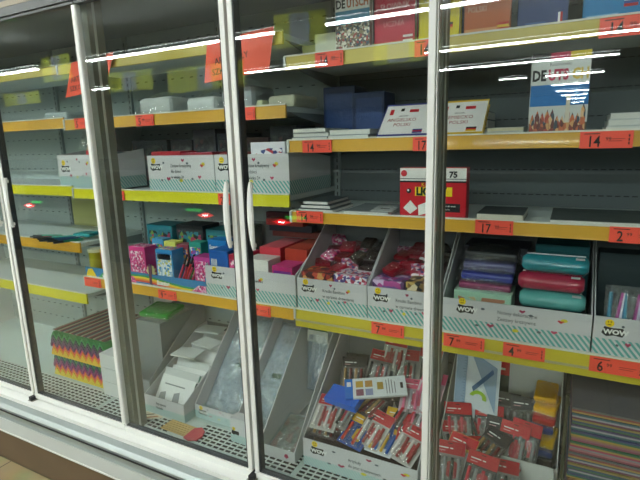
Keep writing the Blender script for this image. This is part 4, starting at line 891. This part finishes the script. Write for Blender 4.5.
# trays right of the mullion
trr = tray(-.345, .03, .31, .60, DZ, .13, .345, 'white card tray of scissors packs right of slate mullion', logos=(), mt=mat('d9dcd6', .55))
tray(-.345, .02, .135, .305, DZ, .07, .135, 'front white tray of red packs at bottom right', logos=(), mt=mat('cfd2cd', .55))
rn = ['red header pack with grey goods, front tray left', 'red header pack with orange edge, front tray', 'red header pack with three pens, front tray middle', 'red pack with black card, front tray right', 'white tipped red pack at the far front', 'red and black pack leaning toward the divider', 'dark glue pack at the front right of tray']
scatter([redp, redk, redp, redk, ('c82a34', 'e0b030', ('c83a2a', 'e8e8e8')), redk, darkp],
        [(-.33, .15, DZ + .075, .75, 0, .1), (-.245, .15, DZ + .07, .75, .05, -.1), (-.17, .16, DZ + .06, .6, 0, .05), (-.21, .19, DZ + .06, .5, .05, -.35), (-.33, .22, DZ + .08, .7, 0, -.3), (-.25, .22, DZ + .075, .5, 0, .4), (-.10, .17, DZ + .02, .25, 0, .1)], None, None, labels=rn)
for k, (x, y, rz) in enumerate(((-.11, .165, .3), (-.035, .17, -.2))):
    t = thing('tape_roll', ['left', 'right'][k] + ' pale tape roll at the bottom edge of the front tray', 'tape', (x + .02, y + .0, DZ + .10), (.5, .1, rz))
    g = MB(); n = 24
    vs = []; 
    for r_, z_ in ((.032, 0), (.032, .018), (.016, .018), (.016, 0)):
        for i in range(n): vs.append((r_*math.cos(2*PI*i/n), r_*math.sin(2*PI*i/n), z_))
    fs = [(a*n + i, a*n + (i+1) % n, ((a+1) % 4)*n + (i+1) % n, ((a+1) % 4)*n + i) for a in range(4) for i in range(n)]
    g.add(vs, fs, mat('d4d8d8', .3)); obj('roll', g, t)
rn2 = ['red pack standing left in the scissors tray', 'black pack with white ruler, scissors tray', 'red and black pack in the middle of scissors tray', 'black scissors pack against the white back wall', 'grey scissors pack above the red ones', 'red pack lying near the divider, scissors tray']
scatter([redp, redk, redk, darkp, redp], [(-.31, .26, DZ + .09, .6, 0, .35), (-.13, .36, DZ + .09, 1.1, 0, -.25), (-.24, .38, DZ + .10, 1.0, 0, .1), (-.25, .30, DZ + .10, .6, 0, -.6), (-.05, .21, DZ + .03, .3, 0, .2)], None, None, labels=['red pack slipping over the divider at the left', 'red pack leaning on the divider at the right', 'red and black pack below the ruler pack', 'dark pack lying over the tray divider', 'red pack beside the tape rolls'])
scatter([redk, darkp, redk, ('2a2a2c', '3a3c3e', ('5a5a5a', '9a9a9a')), ('3a3c3e', '2a2a2c', ('7a7a7a', '4a4a4a')), redp],
        [(-.325, .325, DZ + .115, .8, 0, .3), (-.205, .345, DZ + .085, 1.1, .1, .12), (-.165, .34, DZ + .085, 1.0, 0, -.2), (-.195, .45, DZ + .125, 1.2, 0, .05), (-.125, .43, DZ + .13, 1.15, 0, .15), (-.27, .33, DZ + .12, .55, 0, .55)], None, None, labels=rn2)
carton(-.335, .345, DZ + .004, .35, .24, .08, mat('2e2a2c', .5), 'dark carton at the bottom of the scissors tray')
for k, (c, lb) in enumerate((('27407e', 'navy'), ('e0b41e', 'amber'), ('2a3e88', 'royal blue'), ('c02a2a', 'red'), ('f0b818', 'bright yellow'), ('e8b020', 'uppermost yellow'))):
    cello_pack(.085, .11, .034, mat(c, .4), lb + ' pack in the pile against the right wall of scissors tray', (-.065, .40 + .012*k, DZ + .09 + .034*k), (.25, 0, rr.uniform(-.2, .2)), seed=120 + k)
t = thing('pack_card', 'red and dark green card standing against white back wall', 'pack', (-.215, .585, DZ + .18), (-.06, 0, 0))
obj('card', MB().box(0, .065, 0, .002, 0, .16, mat('2f4a48')), t); obj('header', MB().box(0, .065, -.001, 0, .10, .16, RED).box(.01, .05, -.0015, -.001, .12, .128, WHITE), t)
# set squares pack
t = thing('geometry_set', 'clear blue ruler and set square pack right of slate mullion', 'ruler set', (-.325, .43, DZ + .17), (-.25, 0, .0))
obj('backing_card', MB().box(0, .155, .004, .006, 0, .25, mat('d4dce0', .4)), t)
obj('ruler', MB().box(.004, .04, -.001, .002, .01, .245, RULER), t)
tk = MB()
for k in range(22): tk.box(.031 if k % 5 else .026, .039, -.0018, -.001, .02 + k*.01, .0212 + k*.01, mat('24405e'))
obj('ruler_marks', tk, t)
obj('set_square', MB().prism([(.05, .24), (.145, .03), (.145, .19)], -.001, .002, RULER, axis='y').prism([(.062, .11), (.068, .095), (.135, .17), (.13, .185)], -.002, -.001, mat('3a5f86'), axis='y'), t)
pt = [(.085 + .030*math.cos(a), .075 + .026*math.sin(a)) for a in [PI*k/10 - .3 for k in range(11)]]
obj('protractor', MB().prism(pt + [(x*.55 + .085*.45, z*.55 + .075*.45) for x, z in reversed(pt)], -.004, -.001, mat('9ac22a', .35), axis='y'), t)
obj('header_card', MB().box(.0, .155, -.003, .004, .235, .27, mat('24262a')).box(.09, .15, -.0035, -.003, .24, .247, mat('a8c82a')).box(.02, .08, -.0035, -.003, .25, .26, WHITE).box(.09, .155, -.0036, -.003, .255, .27, RED), t)
carton(-.335, .48, DZ + .12, .12, .06, .05, mat('33383c'), 'dark carton under the ruler and set square pack')
obj('tray_post', MB().box(.034, .042, .20, .215, DZ, .78, mat('3c3f2e')), label='dark olive card post between white tray and paper packs', cat='post')
# coloured paper packs
pc = [['a83a5e', 'a88a4a', '2f6a4a'], ['6a3050', '9a9aa8', '2f5a6a'], ['a8903a', '2a6a58', '3a4470'], ['8a3a50', 'a8707a', '84848c'], ['3f6a50', '34506a', '9a8448'], ['8a4460', '9a6070', 'a07a58'], ['a8884a', '8a4444', '606068'], ['32606a', 'a0a0a8', '4a3a66']]
ordn = ['1st', '2nd', '3rd']
NP = 23
for k in range(NP):
    t = thing('paper_pack', None, 'paper pack', (.05 + rr.uniform(0, .006), .215 + rr.uniform(0, .008), DZ + .0176*k), (0, 0, rr.uniform(-.012, .012)))
    t['label'] = 'topmost pack of coloured paper in the bottom right stack' if k == NP - 1 else 'glossy wrapped pack of coloured paper below the top of bottom right stack'
    if k < NP - 1: t['group'] = 'coloured paper packs in the bottom right stack'
    cc = pc[(k*5) % 8]; g = MB()
    for j in range(3): g.box(.001*(j % 2), .30, .0, .3, .001 + j*.0053, .001 + (j + 1)*.0053, mat(cc[j], .5, bump=.3))
    obj('paper_sheets', g, t)
    obj('wrapper', MB().grid(14, 6, lambda u, v: (.305*u, .004*math.sin(25*u + k)*.3 - .003 if v < .99 else .0, .001 + .0155*v), CELLO2), t)
# perforated dark panel behind the right deck
pf = MB().box(.04, .6, .60, .606, DZ, .845, mat('34393a', .5))
for i in range(40):
    for zq in (.50, .58, .66, .74): pf.prism([(.09 + .012*i, zq), (.0945 + .012*i, zq), (.0545 + .012*i, zq + .07), (.05 + .012*i, zq + .07)], .598, .6, mat('6a7071', .5), axis='y')
obj('back_grille', pf, cab)
# small loose things on the deck front
t = thing('pencil_pack', 'pack of tan pencils with red flower card on deck grille', 'pack', (-1.455, .085, DZ), (0, 0, -.05))
g = MB()
for k in range(6): g.tube((0, .012*k, .005), (.15, .012*k + .004, .005), .004, mat('c8a86a', .5), n=6)
obj('pencils', g, t)
obj('flower_card', MB().prism([(.14, -.01), (.17, -.015), (.2, .0), (.205, .03), (.19, .06), (.16, .075), (.135, .055)], .004, .010, mat('c84a58'), axis='z'), t)
t = thing('paper_slip', 'beige printed slip on the deck under the booklet tray', 'paper', (-1.60, .08, DZ + .0005), (0, 0, .6))
obj('slip', MB().box(0, .11, 0, .07, 0, .001, mat('d4c8b0')), t); obj('slip_print', MB().box(.02, .09, .012, .02, .001, .0014, mat('a86a3a')).box(.02, .07, .035, .042, .001, .0014, mat('6a5a4a')), t)
obj('deck_strip', MB().box(-1.42, -1.31, .07, .20, .331, .3335, SHELFW), cab)
